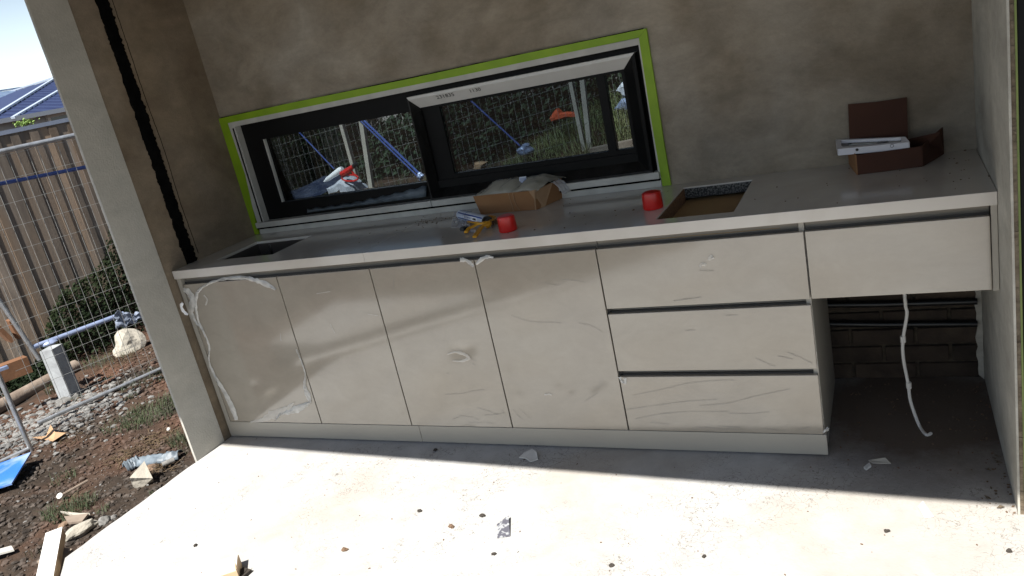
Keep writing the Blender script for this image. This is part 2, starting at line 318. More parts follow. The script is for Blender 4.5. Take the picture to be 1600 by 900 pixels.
# slab with a slightly ragged left edge and a splayed corner
edge = []
y = .9
while y > -.97: edge.append((XL + random.uniform(-.006, .003) * (1 if y < -.3 else 0), y)); y -= .05
k = 0
p0, p1 = Vector((XL, -.985)), Vector((1.0, -2.78))
while k <= 1: p = p0.lerp(p1, k); edge.append((p.x + random.uniform(-.003, .003), p.y)); k += 1 / 30
poly = edge + [(1.0, -3.3), (7, -3.3), (7, .9)]
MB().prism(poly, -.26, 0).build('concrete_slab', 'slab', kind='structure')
MB().prism([(-1.22, -1.24), (-.28, -2.09), (-1.75, -2.09), (-1.75, -1.3)], -.2, -.02).build('concrete_path', 'slab', kind='structure')

# ------------------------------------------------------------------ building shell
WX0, WX1, WZ0, WZ1 = -.845, 1.425, .945, 1.535
bw = MB().plate([-1.12, WX0, WX1, XR + .25], [.62, WZ0, WZ1, 2.75], lambda x, z: WX0 < x < WX1 and WZ0 < z < WZ1, D, D + .11, 1).build('back_wall', 'render', kind='structure')
# raw brickwork under the counter (below the plaster line)
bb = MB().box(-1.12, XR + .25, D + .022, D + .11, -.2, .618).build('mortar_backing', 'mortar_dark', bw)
proto = None
pitch, bh, bl = .0765, .064, .228
for r_ in range(9):
    x = 1.86 - (.12 if r_ % 2 else 0); z = .004 + r_ * pitch
    while x < XR - .01:
        x1 = min(x + bl, XR - .002)
        if x1 - x > .03:
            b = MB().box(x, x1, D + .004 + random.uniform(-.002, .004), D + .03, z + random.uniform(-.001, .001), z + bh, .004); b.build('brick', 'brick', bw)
        x += .24
# ragged plaster left at the corner of brick and right wall
rp = MB(); pts = [(XR - .001, z_) for z_ in (.0, .86)]; zz = .86; left = []
while zz > 0: left.append((XR - .018 - .02 * abs(noise.noise(Vector((zz * 14, 2, 0)))) - (.03 if .52 < zz < .6 else 0), zz)); zz -= .02
rp.extr([(XR - .001, D - .004, .86)] + [(a, D - .004, b_) for a, b_ in left] + [(XR - .001, D - .004, 0)], (0, .012, 0)).build('ragged_plaster', 'render_pale', bw)

# left wall: grey corner pier, brown return, black sealant joint, rendered cheek
lw = MB().prism([(XL - .008, -.046), (XL - .008, .128), (-1.12, .128), (-1.12, -.046)], -.02, 2.75)
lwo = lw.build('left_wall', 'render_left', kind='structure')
pv = [(XL, -.2387), (XL, -.046), (-1.115, -.046), (XL - .013, -.2387)]
pm = MB(); nseg = 60
zs = [-.2 + i * (2.95 / nseg) for i in range(nseg + 1)]
for z in zs:
    j = .0018 * noise.noise(Vector((1, 7, z * 9)))
    for q, (px_, py_) in enumerate(pv): pm.v.append((px_ + (.001 * noise.noise(Vector((q, 3, z * 6))) if q < 2 else 0), py_ + (j if q in (0, 3) else 0), z))
for i in range(nseg):
    for q in range(4): pm.f.append((i * 4 + q, i * 4 + (q + 1) % 4, i * 4 + 4 + (q + 1) % 4, i * 4 + 4 + q))
pm.f.append((3, 2, 1, 0)); pm.f.append(tuple(nseg * 4 + q for q in range(4)))
pm.build('corner_pier', 'render_grey', lwo)
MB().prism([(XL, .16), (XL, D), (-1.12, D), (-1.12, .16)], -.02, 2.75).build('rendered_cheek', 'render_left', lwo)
MB().box(-1.12, XL - .03, .1285, .1595, -.02, 2.75).build('joint_backing', 'foam', lwo)
sj = MB(); a = []; b_ = []; z = 2.45
while z > .86:
    a.append((XL + .0035, .099 + .007 * noise.noise(Vector((z * 30, 0, 0))) + .006 * noise.noise(Vector((z * 95, 3, 0))) + .006 * noise.noise(Vector((z * 6, 4, 0))), z))
    b_.append((XL + .0035, .161 + .011 * noise.noise(Vector((z * 24, 9, 0))) + .011 * noise.noise(Vector((z * 80, 5, 0))) + .009 * noise.noise(Vector((z * 5, 2, 8))), z)); z -= .006
for i in range(len(a) - 1):
    k = len(sj.v); o3 = Vector((-.014, 0, 0)); A, B, C_, E_ = map(Vector, (a[i], b_[i], b_[i + 1], a[i + 1]))
    sj.v += [A, B, C_, E_, A + o3, B + o3, C_ + o3, E_ + o3]; sj.f += [(k, k + 1, k + 2, k + 3), (k, k + 3, k + 7, k + 4), (k + 1, k + 5, k + 6, k + 2)]
sj.build('black_sealant', 'foam', lwo)
q = MB(); z = 2.45; pts = []
while z > .93: pts.append((XL + .0005, .185 + .012 * noise.noise(Vector((z * 3, 1, 4))) + .003 * noise.noise(Vector((z * 40, 1, 4))), z)); z -= .02
q.tube(pts, .0016, 4); q.build('hairline_crack', 'foam', lwo)

# right wall with its mortar end, tape and the sliding door frame beside it
rw = MB().prism([(XR, -.2874), (XR, .900), (XR + .25, .900), (XR + .25, -.262), (XR + .017, -.262), (XR + .017, -.2874)][0:1] + [(XR, D), (XR + .25, D), (XR + .25, -.26), (XR + .006, -.26), (XR + .006, -.2874)], -.02, 2.75).build('right_wall', 'render_pale', kind='structure')
me_ = MB(); z = -.02
while z < 2.5:
    j = .0025 * noise.noise(Vector((z * 40, 1, 1))); me_.box(XR + .0065, XR + .0165, -.284 + j, -.2605, z, z + .0195); z += .02
me_.build('mortar_edge', 'mortar', rw)
MB().box(XR + .0166, XR + .0215, -.286, -.2605, .02, 2.45).build('tape_strip', 'tape_dull', rw)
dr = thing('sliding_door', 'black framed glass sliding door at the far right edge beside the wall end', 'door', (2.65, -.27, 0))
MB().box(XR + .022, XR + .085, -.284, -.262, 0, 2.3, .003).build('door_frame', 'black', dr)
MB().box(XR + .085, 4.4, -.275, -.268, .06, 2.3).build('door_pane', 'dark_glass', dr)
MB().box(XR + .085, 4.4, -.284, -.262, 0, .06).build('door_sill', 'black', dr)
MB().box(4.4, 8, -.28, -.1, -.2, 2.75).build('unseen_house_wall', 'render', kind='structure')  # unseen wall past the door, added to block light from the right
MB().box(XR + .25, 4.4, -.26, -.1, 2.3, 2.75).build('door_lintel', 'render', kind='structure')
# roof over the bench: its front edge is where the shadow on the slab begins
cot = 1 / math.tan(R(SUN_EL)) * math.cos(R(SUN_AZ))
ys = lambda x: -.080 - .0487 * (x + .885)
zr = 2.46
ye = lambda x: ys(x) - zr * cot
MB().prism([(-1.30, ye(-1.3)), (6, ye(6)), (6, 1.0), (-1.30, 1.0)], zr, zr + .22).build('ceiling', 'bare_roof', kind='structure')
MB().box(-1.12, XR + .25, D + .001, D + .11, 2.4, 2.44)

# ------------------------------------------------------------------ window
wn = thing('window', 'wide black framed window in white trim above the counter', 'window', (.3, D, WZ0))
# white trim: a thin picture frame
tr = MB().plate([-.842, -.792, 1.406, 1.424], [.947, .985, 1.507, 1.533], lambda x, z: -.792 < x < 1.406 and .985 < z < 1.507, D - .012, D + .10, 1)
tr.build('trim', 'trim', wn)
MB().box(-.806, -.801, D - .018, D - .0125, .985, 1.50).build('trim_bead', 'black', wn)
MB().box(-.842, .285, D - .03, D - .0125, .958, .987, .002).build('sill', 'trim', wn)
MB().box(.289, 1.412, D - .03, D - .0125, .958, .987, .002).build('sill', 'trim', wn)
MB().box(-.842, 1.412, D - .024, D - .0125, .9495, .9575).build('sill_gasket', 'foam', wn)
MB().box(-.842, 1.412, D - .012, D - .001, .9205, .949).build('sill_packer', 'trim', wn)
# fixed left light
def P2(u, v, y): q = U(u, v, 1, y); return q.x, q.z
yf = D + .03
gl0 = P2(412, 216, yf + .02); gl1 = P2(662, 287, yf + .02)
lx0, lz1 = gl0[0], P2(525, 196, yf + .02)[1]; lz0 = P2(560, 299, yf + .02)[1]
MB().plate([-.782, lx0, .40, 1.408], [.966, lz0, lz1, 1.515], lambda x, z: lx0 < x < .40 and lz0 < z < lz1 or x > .40 and 1.03 < z < 1.46, yf, yf + .05, 1)
fr = MB().plate([-.7918, lx0, 1.36, 1.4058], [.9852, lz0, lz1, 1.5068], lambda x, z: lx0 < x < 1.36 and lz0 < z < lz1, yf, yf + .06, 1)
fr.build('frame', 'black', wn)
MB().box(lx0 + .001, .36, yf + .026, yf + .032, lz0 + .001, lz1 - .001).build('pane', 'pane', wn)
MB().box(lx0 + .001, lx0 + .010, yf + .010, yf + .025, lz0 + .001, lz1 - .001).build('glazing_bead', 'trim', wn)
# crumpled grey film lying in the bottom of the frame
fm = MB(); nn = 30
for i in range(nn + 1):
    t = i / nn; u_ = 480 + t * 186; hi = 326 - 36 * t ** 1.35 + 1.2 * math.sin(i * 1.9); lo = 332.5 - t * 25
    for q, vv in enumerate((hi, (hi + lo) / 2, lo)):
        p = U(u_, vv, 1, D + .012 + (.010 if q == 0 else (-.004 if q == 1 else 0)) + .005 * math.sin(i * 2.3 + q)); fm.v.append(tuple(p))
for i in range(nn):
    for q in range(2): k = i * 3 + q; fm.f.append((k, k + 1, k + 4, k + 3))
fmo = fm.build('film_strip', 'sheet_plastic', wn, True)
md = fmo.modifiers.new('s', 'SOLIDIFY'); md.thickness = .001
# right sash: mitred, bevelled box frame; the top member still wears its white strip
yo, yi = D - .016, D + .03
o = [P2(637, 152, yo), P2(988, 83, yo), P2(1026, 266, yo), P2(672, 312, yo)]
ox0 = (o[0][0] + o[3][0]) / 2; ox1 = (o[1][0] + o[2][0]) / 2 - .004; oz1 = (o[0][1] + o[1][1]) / 2; oz0 = .985
i_ = [P2(655, 167, yi), P2(975, 110, yi)]
ix0, ix1, iz1, iz0 = i_[0][0] + .004, i_[1][0], (i_[0][1] + i_[1][1]) / 2, oz0 + .048
sash = MB().box(ox0 + .003, ox0 + .02, yo + .02, yo + .03, oz0 + .01, oz0 + .03).build('sash', 'black', wn)
def member(a, b, c, d, m, name):
    A, B = Vector((a[0], yo, a[1])), Vector((b[0], yo, b[1])); C_, E_ = Vector((c[0], yi, c[1])), Vector((d[0], yi, d[1]))
    bk = Vector((0, .05, 0)); m1 = A.lerp(E_, .22); m2 = B.lerp(C_, .22); m1.y = yo; m2.y = yo
    q = MB(); q.add([A, B, C_, E_, A + bk, B + bk, C_ + Vector((0, .012, 0)), E_ + Vector((0, .012, 0)), m1, m2], [(0, 1, 9, 8), (8, 9, 2, 3), (0, 4, 5, 1), (3, 2, 6, 7), (4, 7, 6, 5)])
    return q.build(name, m, sash)
OC = [(ox0, oz0), (ox1, oz0), (ox1, oz1), (ox0, oz1)]; IC = [(ix0, iz0), (ix1, iz0), (ix1, iz1), (ix0, iz1)]
member(OC[0], OC[1], IC[1], IC[0], 'film_black', 'rail')
member(OC[1], OC[2], IC[2], IC[1], 'black', 'stile')
member(OC[2], OC[3], IC[3], IC[2], 'white_strip', 'rail')
member(OC[3], OC[0], IC[0], IC[3], 'film_black', 'stile')
# inner black frame with its two lights
yg = yi + .012
ga = P2(686, 167, yg); gb = P2(710, 272, yg); gx0 = (ga[0] + gb[0]) / 2; gx1 = (P2(936, 122, yg)[0] + P2(946, 237, yg)[0]) / 2
hx0 = (P2(948, 115, yg)[0] + P2(960, 240, yg)[0]) / 2 - .002; hx1 = (P2(972, 111, yg)[0] + P2(988, 232, yg)[0]) / 2
gz1 = (ga[1] + P2(936, 122, yg)[1]) / 2 + .003; gz0 = (gb[1] + P2(946, 237, yg)[1]) / 2
MB().plate([ix0 - .01, gx0, gx1, hx0, hx1, ix1 + .02], [iz0 - .01, gz0, gz1, iz1 + .01], lambda x, z: (gx0 < x < gx1 or hx0 < x < hx1) and gz0 < z < gz1, yi + .0125, yi + .052, 1).build('frame', 'black', wn)
MB().box(gx0 + .001, gx1 - .001, yi + .025, yi + .030, gz0 + .001, gz1 - .001).build('pane', 'pane_dark', wn)
MB().box(hx0 + .001, hx1 - .001, yi + .032, yi + .037, gz0 + .001, gz1 - .001).build('pane', 'pane', wn)
MB().box(gx0 - .06, hx1 + .01, yi + .006, yi + .0124, gz0 - .036, gz0 - .028).build('glazing_bead', 'grey_recess', wn)
# marker writing on the white strip
def text_mesh(txt, size):
    c = bpy.data.curves.new('writing', 'FONT'); c.body = txt; c.size = size; c.extrude = .0002; c.shear = .15
    o = bpy.data.objects.new('writing_tmp', c); COL.objects.link(o); dg = bpy.context.evaluated_depsgraph_get()
    me = bpy.data.meshes.new_from_object(o.evaluated_get(dg)); bpy.data.objects.remove(o); return me
mA = Vector((ox0, yo, oz1)); slope_n = Vector((0, yi - yo, iz1 - oz1 + .012))
for txt, u0, v0, sz in (('231835', 683, 154.5, .032), ('1130', 734, 144.5, .030)):
    me = text_mesh(txt, sz); me.materials.append(M['ink']); to = bpy.data.objects.new('handwriting', me); COL.objects.link(to); to.parent = wn
    # plane of the bevelled strip
    A = Vector((0, yo, oz1 - (oz1 - iz1) * .22)); B = Vector((0, yi, iz1)); dn = (B - A).normalized()
    nrm = Vector((1, 0, 0)).cross(-dn).normalized(); 
    if nrm.y > 0: nrm = -nrm
    dd = ray(u0, v0); p = CAM + dd * ((A - CAM).dot(nrm) / dd.dot(nrm)) + nrm * .0012
    Mx = Matrix((Vector((1, 0, 0)), -dn, nrm)).transposed().to_4x4(); Mx.translation = p - wn.location; to.matrix_local = Mx
# lime tape round the window
tp = thing('sealing_tape', 'lime green sealing tape stuck on the render round the window', 'tape', (.3, D, .93))
def strip(pts, thick=.0025, name='tape_length'):   # closed outline on the wall plane
    MB().extr([(x, D - thick, z) for x, z in pts], (0, thick - .0006, 0)).build(name, 'tape', tp)
top = [(-.8835, 1.563), (-.4, 1.566), (.3, 1.562), (.9, 1.565), (1.448, 1.563)]
TD = .0135
strip(top + [(1.412, 1.5345), (.6, 1.530), (-.1, 1.5315), (-.831, 1.5315)], TD)
strip([(-.8835, 1.5625), (-.831, 1.531), (-.822, 1.25), (-.85, 1.0), (-.858, .9215), (-.8835, .9215)], TD)
strip([(1.448, 1.5625), (1.4125, 1.534), (1.411, 1.2), (1.415, .9215), (1.452, .9215), (1.449, 1.1), (1.4495, 1.3)], TD)
# torn black edge of the membrane behind the tape
mbp = MB(); pts = []
for i in range(61):
    x = -.882 + i * (2.32 / 60); pts.append((x, 1.568 + .003 * noise.noise(Vector((x * 25, 0, 0))) - .0015))
mbp.extr([(x, D - .0012, z) for x, z in pts] + [(1.4, D - .0012, 1.545), (-.87, D - .0012, 1.545)], (0, .0008, 0)).build('membrane_edge', 'foam', tp)
mbp = MB(); pts = []
for i in range(25):
    z = .93 + i * (.63 / 24); pts.append((-.8805 + .0012 * noise.noise(Vector((z * 30, 0, 0))), z))
mbp.extr([(x, D - .0014, z) for x, z in pts] + [(-.86, D - .0014, 1.54), (-.86, D - .0014, .94)], (0, .0008, 0)).build('membrane_edge', 'foam', tp)

# ------------------------------------------------------------------ kitchen bench
kb = thing('kitchen_bench', 'long built-in outdoor bench with white top and taupe doors and drawers', 'kitchen bench', (.6, .3, 0))
S1 = (-.715, -.350, .128, .425); S2 = (1.519, 1.794, .062, .530)
def top_piece(x0, x1, holes):
    xs = sorted({x0, x1} | {h[0] for h in holes} | {h[1] for h in holes}); ysn = sorted({-.0074, D - .003} | {h[2] for h in holes} | {h[3] for h in holes})
    ob = MB().plate(xs, ysn, lambda x, y: any(h[0] < x < h[1] and h[2] < y < h[3] for h in holes), HT, H, 2).build('countertop', 'counter', kb)
    md = ob.modifiers.new('b', 'BEVEL'); md.width = .0015; md.segments = 2; md.limit_method = 'ANGLE'
    return ob
top_piece(-.881, .2655, [S1]); ct = top_piece(.2665, XR - .0015, [S2])
# slanted sink: the bowl's plan is a little skewed, so the black rim sits inside the hole
sk = MB(); x0, x1, y0, y1 = S1
for (a0, a1, b0, b1) in ((x0 - .0, x1, y0, y1),):
    t_ = .006
    sk.box(x0 + .001, x0 + t_, y0 + .001, y1 - .001, .70, HT + .030); sk.box(x1 - t_, x1 - .001, y0 + .001, y1 - .001, .70, HT + .030)
    sk.box(x0 + t_, x1 - t_, y0 + .001, y0 + t_, .70, HT + .030); sk.box(x0 + t_, x1 - t_, y1 - t_, y1 - .001, .70, HT + .030); sk.box(x0 + t_, x1 - t_, y0 + t_, y1 - t_, .70, .706)
sko = sk.build('sink', 'sink', kb)
MB().tube([(-.53, .27, .7065), (-.53, .27, .712)], .04, 20).build('drain', 'steel', sko)
MB().box(x0 + .08, x0 + .095, y1 - .012, y1 - .0065, .83, .9, .002).build('overflow', 'steel', sko)
MB().tube([(-.727, .566, H + .0003), (-.727, .566, H + .0012)], .016, 20).build('tap_hole', 'sink', kb)
# cutout in the top: chipboard edge, tan box and mesh foil inside
co = MB().box(S2[0] - .014, S2[0] - .0005, S2[2] - .01, S2[3] + .01, .863, HT - .0005).build('cutout_edge', 'chip', kb)
MB().box(S2[0] + .0003, S2[0] + .003, S2[2] + .001, S2[3] - .001, HT - .03, HT + .036).build('cutout_edge', 'chip', kb)
MB().box(S2[0] + .004, S2[1] - .001, S2[3] - .004, S2[3] - .0005, HT - .002, HT + .036).build('mesh_foil', 'foil', kb)
MB().box(S2[0] - .02, S2[1] + .15, S2[2] - .03, S2[3] + .04, .855, .862).build('cutout_base', 'tan', kb)
# carcass
MB().box(-.853, 2.0, .0215, .58, .012, .085).build('carcass', 'carcass', kb)
MB().plate([-.853, 2.0], [.092, .60], lambda x, z: False, .5, .512, 1).build('carcass', 'carcass', kb)
MB().box(-.853, 2.0, .046, .052, .09, .765).build('carcass', 'carcass', kb)
MB().box(-.880, -.8535, .002, .60, .004, HT - .001, .001).build('side_panel', 'door_plain', kb)
MB().box(2.0030, 2.0205, .0205, .585, .006, HT - .001, .001).build('side_panel', 'door_plain', kb)
# doors and drawers
zd, zk = .8447, .0899
xs = [-.8492, -.249, .2701, .7811, 1.2948, 2.0185]
doors = [MB().box(xs[i] + .0026, xs[i + 1] - .0026, 0, .018, zk + .0015, zd, .0015).build('door', 'door', kb) for i in range(4)]
zz = [(.6088, zd), (.349, .5864), (zk + .0015, .3243)]
draws = [MB().box(xs[4] + .0026, xs[5] - .0005, 0, .018, a_, b_2, .0015).build('drawer_front', 'door', kb) for a_, b_2 in zz]
drr = MB().box(2.0235, 2.5445, 0, .018, .6086, zd, .0015).build('drawer_front', 'door', kb); draws.append(drr)
MB().box(2.040, 2.535, .0185, .56, .612, .80).build('drawer_box', 'carcass', kb)
MB().box(2.5475, XR - .0015, .004, .022, .604, HT - .001, .001).build('filler_panel', 'door_plain', kb)
MB().box(-.880, .3035, .0015, .018, .007, zk - .0015, .001).build('kickboard', 'door_plain', kb)
MB().box(.3055, 2.0254, .0015, .018, .007, zk - .0015, .001).build('kickboard', 'door_plain', kb)
def channel(x0, x1, z0, z1, m='channel'):
    q = MB(); prof = [(.020, z1), (.026, z1 - .006), (.030, (z0 + z1) / 2), (.034, z0 + .004), (.028, z0 - .012), (.044, z0 - .012), (.044, z1)]
    nP = len(prof); q.v = [(x0, a, b) for a, b in prof] + [(x1, a, b) for a, b in prof]
    q.f = [tuple(range(nP)), tuple(range(nP, 2 * nP))[::-1]] + [(i, (i + 1) % nP, nP + (i + 1) % nP, nP + i) for i in range(nP)]; return q.build('handle_channel', m, kb, True)
channel(-.852, 1.2935, zd + .003, HT - .0005); channel(1.2965, 2.003, zd + .003, HT - .0005); channel(2.0215, 2.545, zd + .003, HT - .0005)
channel(1.30, 2.0025, .592, .611); channel(1.30, 2.0025, .330, .351)

for x_ in xs[:5]: MB().box(x_ - .012, x_ + .012, .0186, .021, zk, zd - .002).build('carcass', 'carcass', kb)
for x0_, x1_, z_ in ((-.849, 1.2935, zd), (1.297, 2.002, zd), (2.0225, 2.544, zd), (1.3, 2.002, .5864), (1.3, 2.002, .3243)): MB().box(x0_, x1_, .0186, .0215 if z_ == zd else .0265, z_ - .02, z_ + .0085 if z_ == zd else z_ + .0055).build('painted_shadow_strip', 'carcass', kb)  # dark strips painting in the shadow along the bottom of the channels
# loose protective film on the fronts
def on_front(u, v, y=-.0015): return U(u, v, 1, y)
def ribbon(pts, wd, m, parent, name='protective_film', crum=.004, y=-.003, seg=5):
    P = [on_front(*p, y) for p in pts]; 
    for p_ in P: p_.y = 0; W_ = wd if isinstance(wd, list) else [wd] * len(P); Q = []; Ws = []
    for i in range(len(P) - 1):
        for k in range(seg): t = k / seg; Q.append(P[i].lerp(P[i + 1], t)); Ws.append(W_[i] * (1 - t) + W_[i + 1] * t)
    Q.append(P[-1]); Ws.append(W_[-1])
    for _ in range(2): Q = [Q[0]] + [(Q[i - 1] + Q[i] * 2 + Q[i + 1]) / 4 for i in range(1, len(Q) - 1)] + [Q[-1]]
    q = MB(); nc = 5
    for i, p in enumerate(Q):
        d = (Q[min(i + 1, len(Q) - 1)] - Q[max(0, i - 1)]).normalized(); nrm = Vector((-d.z, 0, d.x)); r0 = random.uniform(.65, 1.15)
        for c in range(nc):
            t = c / (nc - 1) - .5; edge_ = abs(t) == .5
            q.v.append(tuple(p + nrm * (Ws[i] * t * r0) + Vector((0, y - (.0004 if edge_ else crum * random.random()), 0))))
    for i in range(len(Q) - 1):
        for c in range(nc - 1): k = i * nc + c; q.f.append((k, k + 1, k + nc + 1, k + nc))
    return q.build(name, m, parent, True)
def c1(x, y): return (x / 2.812 + 260, y / 2.812 + 380)
def c2(x, y): return (x / 2.648 + 560, y / 2.648 + 360)
def c3(x, y): return (x / 2.195 + 920, y / 2.195 + 320)
d1 = doors[0]
ribbon([c1(*p) for p in ((138, 214), (160, 192), (200, 170), (265, 154), (345, 150), (400, 165), (450, 185), (482, 205))], [.016, .012, .012, .016, .02, .026, .03, .014], 'white_film', d1, crum=.009)
ribbon([c1(*p) for p in ((136, 212), (128, 265), (135, 330), (170, 400), (190, 450), (186, 520), (205, 570), (235, 620), (262, 665), (288, 720), (308, 775))], [.018, .02, .018, .012, .012, .014, .022, .026, .036, .04, .03], 'white_film', d1, crum=.009)
ribbon([c1(*p) for p in ((78, 205), (100, 215), (118, 250), (105, 300), (130, 350), (165, 385))], [.03, .05, .045, .04, .02, .008], 'white_film', d1, crum=.008)
ribbon([c1(*p) for p in ((572, 465), (598, 530), (612, 575), (606, 630), (622, 668), (632, 700))], [.006, .008, .01, .02, .035, .02], 'white_film', d1, crum=.008)
ribbon([c1(*p) for p in ((632, 700), (590, 722), (540, 742), (500, 750), (478, 778))], [.02, .045, .03, .016, .008], 'white_film', d1, crum=.009)
ribbon([c1(*p) for p in ((560, 700), (530, 730), (470, 750), (430, 775), (370, 786))], [.01, .03, .05, .03, .01], 'crease_light', d1, crum=.003)
ribbon([c1(*p) for p in ((72, 262), (64, 275), (72, 295), (84, 308), (97, 314))], [.014, .02, .022, .02, .012], 'bright_film', d1, crum=.004, y=-.055)
ribbon([c1(*p) for p in ((165, 228), (182, 248), (172, 272))], .01, 'crease_light', d1, crum=.002)
ribbon([c1(*p) for p in ((500, 395), (504, 430))], .004, 'crease_light', d1, crum=.001)
lines = {0: [], 1: [((660, 222), (720, 212)), ((720, 355), (740, 395)), ((885, 312), (930, 318)), ((1003, 168), (998, 205))]}
for a_, b_2 in lines[1][:3]: ribbon([c1(*a_), c1(*b_2)], .003, 'crease_light', doors[1], 'film_crease', crum=.001)
for pts in (((148, 180), (145, 245)), ((350, 455), (362, 458)), ((385, 492), (400, 498), (392, 512)), ((405, 490), (432, 500)), ((460, 520), (466, 535), (490, 540)), ((470, 550), (488, 562)),
            ((365, 590), (378, 596)), ((360, 680), (430, 676), (470, 666), (522, 660)), ((490, 734), (540, 748), (575, 764)), ((520, 766), (570, 762), (604, 756)), ((388, 782), (420, 772)), ((415, 766), (480, 776), (500, 786)), ((455, 796), (540, 796), (560, 802)), ((592, 742), (606, 762))):
    ribbon([c2(*p) for p in pts], .0014, 'crease', doors[2], 'film_crease', crum=.0006)
ribbon([c2(*p) for p in ((368, 512), (400, 502), (440, 512), (462, 528), (430, 542), (390, 540))], [.005, .011, .017, .016, .010, .005], 'crease_light', doors[2], 'protective_film', crum=.002)
ribbon([c2(*p) for p in ((422, 122), (445, 122), (462, 135), (478, 150))], [.02, .016, .022, .01], 'white_film', doors[2], crum=.005)
for pts in (((632, 352), (690, 374), (740, 382), (790, 380), (838, 384)), ((912, 384), (955, 392), (985, 405), (1010, 425)), ((640, 740), (662, 770), (682, 782)), ((665, 738), (710, 778)), ((840, 204), (890, 206), (940, 216)), ((935, 708), (965, 690), (990, 672)), ((760, 215), (830, 230), (850, 212))):
    ribbon([c2(*p) for p in pts], .0014, 'crease', doors[3], 'film_crease', crum=.0006)
ribbon([c2(*p) for p in ((488, 140), (510, 118), (535, 108), (560, 112))], [.012, .02, .016, .008], 'white_film', doors[3], crum=.005)
ribbon([c2(*p) for p in ((770, 680), (790, 676), (800, 682))], .008, 'crease_light', doors[3], crum=.002)
for pts in (((380, 226), (428, 227)), ((290, 330), (385, 318)),):
    ribbon([c3(*p) for p in pts], .002, 'crease', draws[0], 'film_crease', crum=.001)
ribbon([c3(*p) for p in ((380, 212), (392, 200), (402, 208))], .012, 'crease_light', draws[0], crum=.003)
ribbon([c3(*p) for p in ((412, 190), (420, 175), (426, 186))], .012, 'crease_light', draws[0], crum=.003)
for pts in (((680, 506), (720, 522), (765, 544)), ((570, 526), (610, 545), (640, 556)), ((650, 520), (700, 530)), ((470, 380), (510, 379)), ((330, 432), (365, 431)), ((780, 500), (784, 555))):
    ribbon([c3(*p) for p in pts], .002, 'crease', draws[1], 'film_crease', crum=.0006)
for pts in (((130, 703), (250, 686), (340, 674), (440, 668)), ((150, 655), (260, 632), (340, 612), (420, 604), (500, 602)), ((380, 690), (480, 682), (560, 660), (690, 632)), ((160, 735), (240, 718), (330, 710), (480, 710)), ((480, 716), (560, 718), (620, 710)),
            ((210, 746), (275, 754)), ((370, 762), (450, 768), (530, 772)), ((440, 760), (520, 764)), ((590, 768), (645, 772)), ((720, 770), (760, 762))):
    ribbon([c3(*p) for p in pts], .0014, 'crease', draws[2], 'film_crease', crum=.0006)
ribbon([c3(*p) for p in ((106, 590), (112, 606), (126, 612), (124, 594))], .012, 'white_film', draws[2], crum=.005)
ribbon([c3(*p) for p in ((806, 780), (822, 762), (818, 775))], .01, 'white_film', draws[2], crum=.008)

# conduits and cable in the knee space
for v0, v1 in ((474, 471), (503, 506)):
    a_ = U(1296, v0, 1, D - .014); b_2 = U(1527, v1, 1, D - .014); a_.x -= .15; lab = 'upper' if v0 < 480 else 'lower'
    single(MB().tube([a_, a_.lerp(b_2, .5) + Vector((0, 0, -.004)), b_2], .0125, 10), 'conduit', 'pipe_black', lab + ' black conduit pipe running along the raw bricks under the bench', 'pipe', 'conduit pipes on the bricks', True)
cp = [U(1413, 455, 1, .30), U(1415, 478, 1, .30), U(1417, 492, 1, .30), U(1411, 530, 1, .30), U(1411.5, 560, 1, .295), U(1419, 600, 1, .28), U(1423, 628, 1, .25), U(1436, 664, 2, .006), U(1447, 679, 2, .006), U(1455, 677, 2, .006)]
cr = []
for i in range(len(cp) - 1):
    for k in range(4):
        t = k / 4; q0, q1, q2, q3 = cp[max(i - 1, 0)], cp[i], cp[i + 1], cp[min(i + 2, len(cp) - 1)]
        cr.append(.5 * ((2 * q1) + (-q0 + q2) * t + (2 * q0 - 5 * q1 + 4 * q2 - q3) * t * t + (-q0 + 3 * q1 - 3 * q2 + q3) * t ** 3))
cr.append(cp[-1])
cb = thing('cable', 'white electrical cable hanging from the drawer down to the floor', 'cable', cp[-1])
MB().tube(cr, .0058, 8).build('cord', 'cable', cb, True)
for u_, v_ in ((1411, 530), (1420, 602)):
    p = U(u_, v_, 1, .30 if v_ < 550 else .28); MB().tube([p + Vector((0, 0, -.012)), p + Vector((0, 0, .012))], .0095, 8).build('clip', 'white_film' if 0 else 'cable', cb, True)

# ------------------------------------------------------------------ things on the counter
T = H + .001
def on_top(u, v, h=0): return U(u, v, 2, T + h)
# carton half open with a milky bag on it
fl, frt, br = on_top(751.7, 335), on_top(839, 327.6), on_top(880, 309)
bl_ = fl + (br - frt) * 1.0; hgt = .088
cn = thing('cardboard_carton', 'torn brown cardboard carton with a milky plastic bag on top', 'carton', (fl + br) / 2)
up = Vector((0, 0, hgt)); w1 = (frt - fl).normalized(); w2 = (br - frt).normalized()
def wallq(a, b, h0, h1, m, th=.004, name='panel', parent=cn):
    d = (b - a).normalized(); nn_ = Vector((d.y, -d.x, 0)) * th
    MB().hexa([a, b, b - nn_, a - nn_, a + Vector((0, 0, h0)), b + Vector((0, 0, h1)), b - nn_ + Vector((0, 0, h1)), a - nn_ + Vector((0, 0, h0))]).build(name, m, parent)
tl = fl - w1 * .020
MB().hexa([fl, frt, frt + w2 * .004, fl + w2 * .004, fl - w1 * .022 + up * .98, frt + w1 * .004 + up * .97, frt + w1 * .004 + w2 * .004 + up * .97, fl - w1 * .022 + w2 * .004 + up * .98]).build('front_panel', 'card', cn)
MB().hexa([frt + w1 * .001, br, br - w1 * .004, frt - w1 * .003 + w2 * .004, frt + w1 * .005 + up * .97, br + w1 * .01 + up * 1.02, br + w1 * .006 + up * 1.02, frt + up * .97 + w2 * .004]).build('end_panel', 'card', cn)
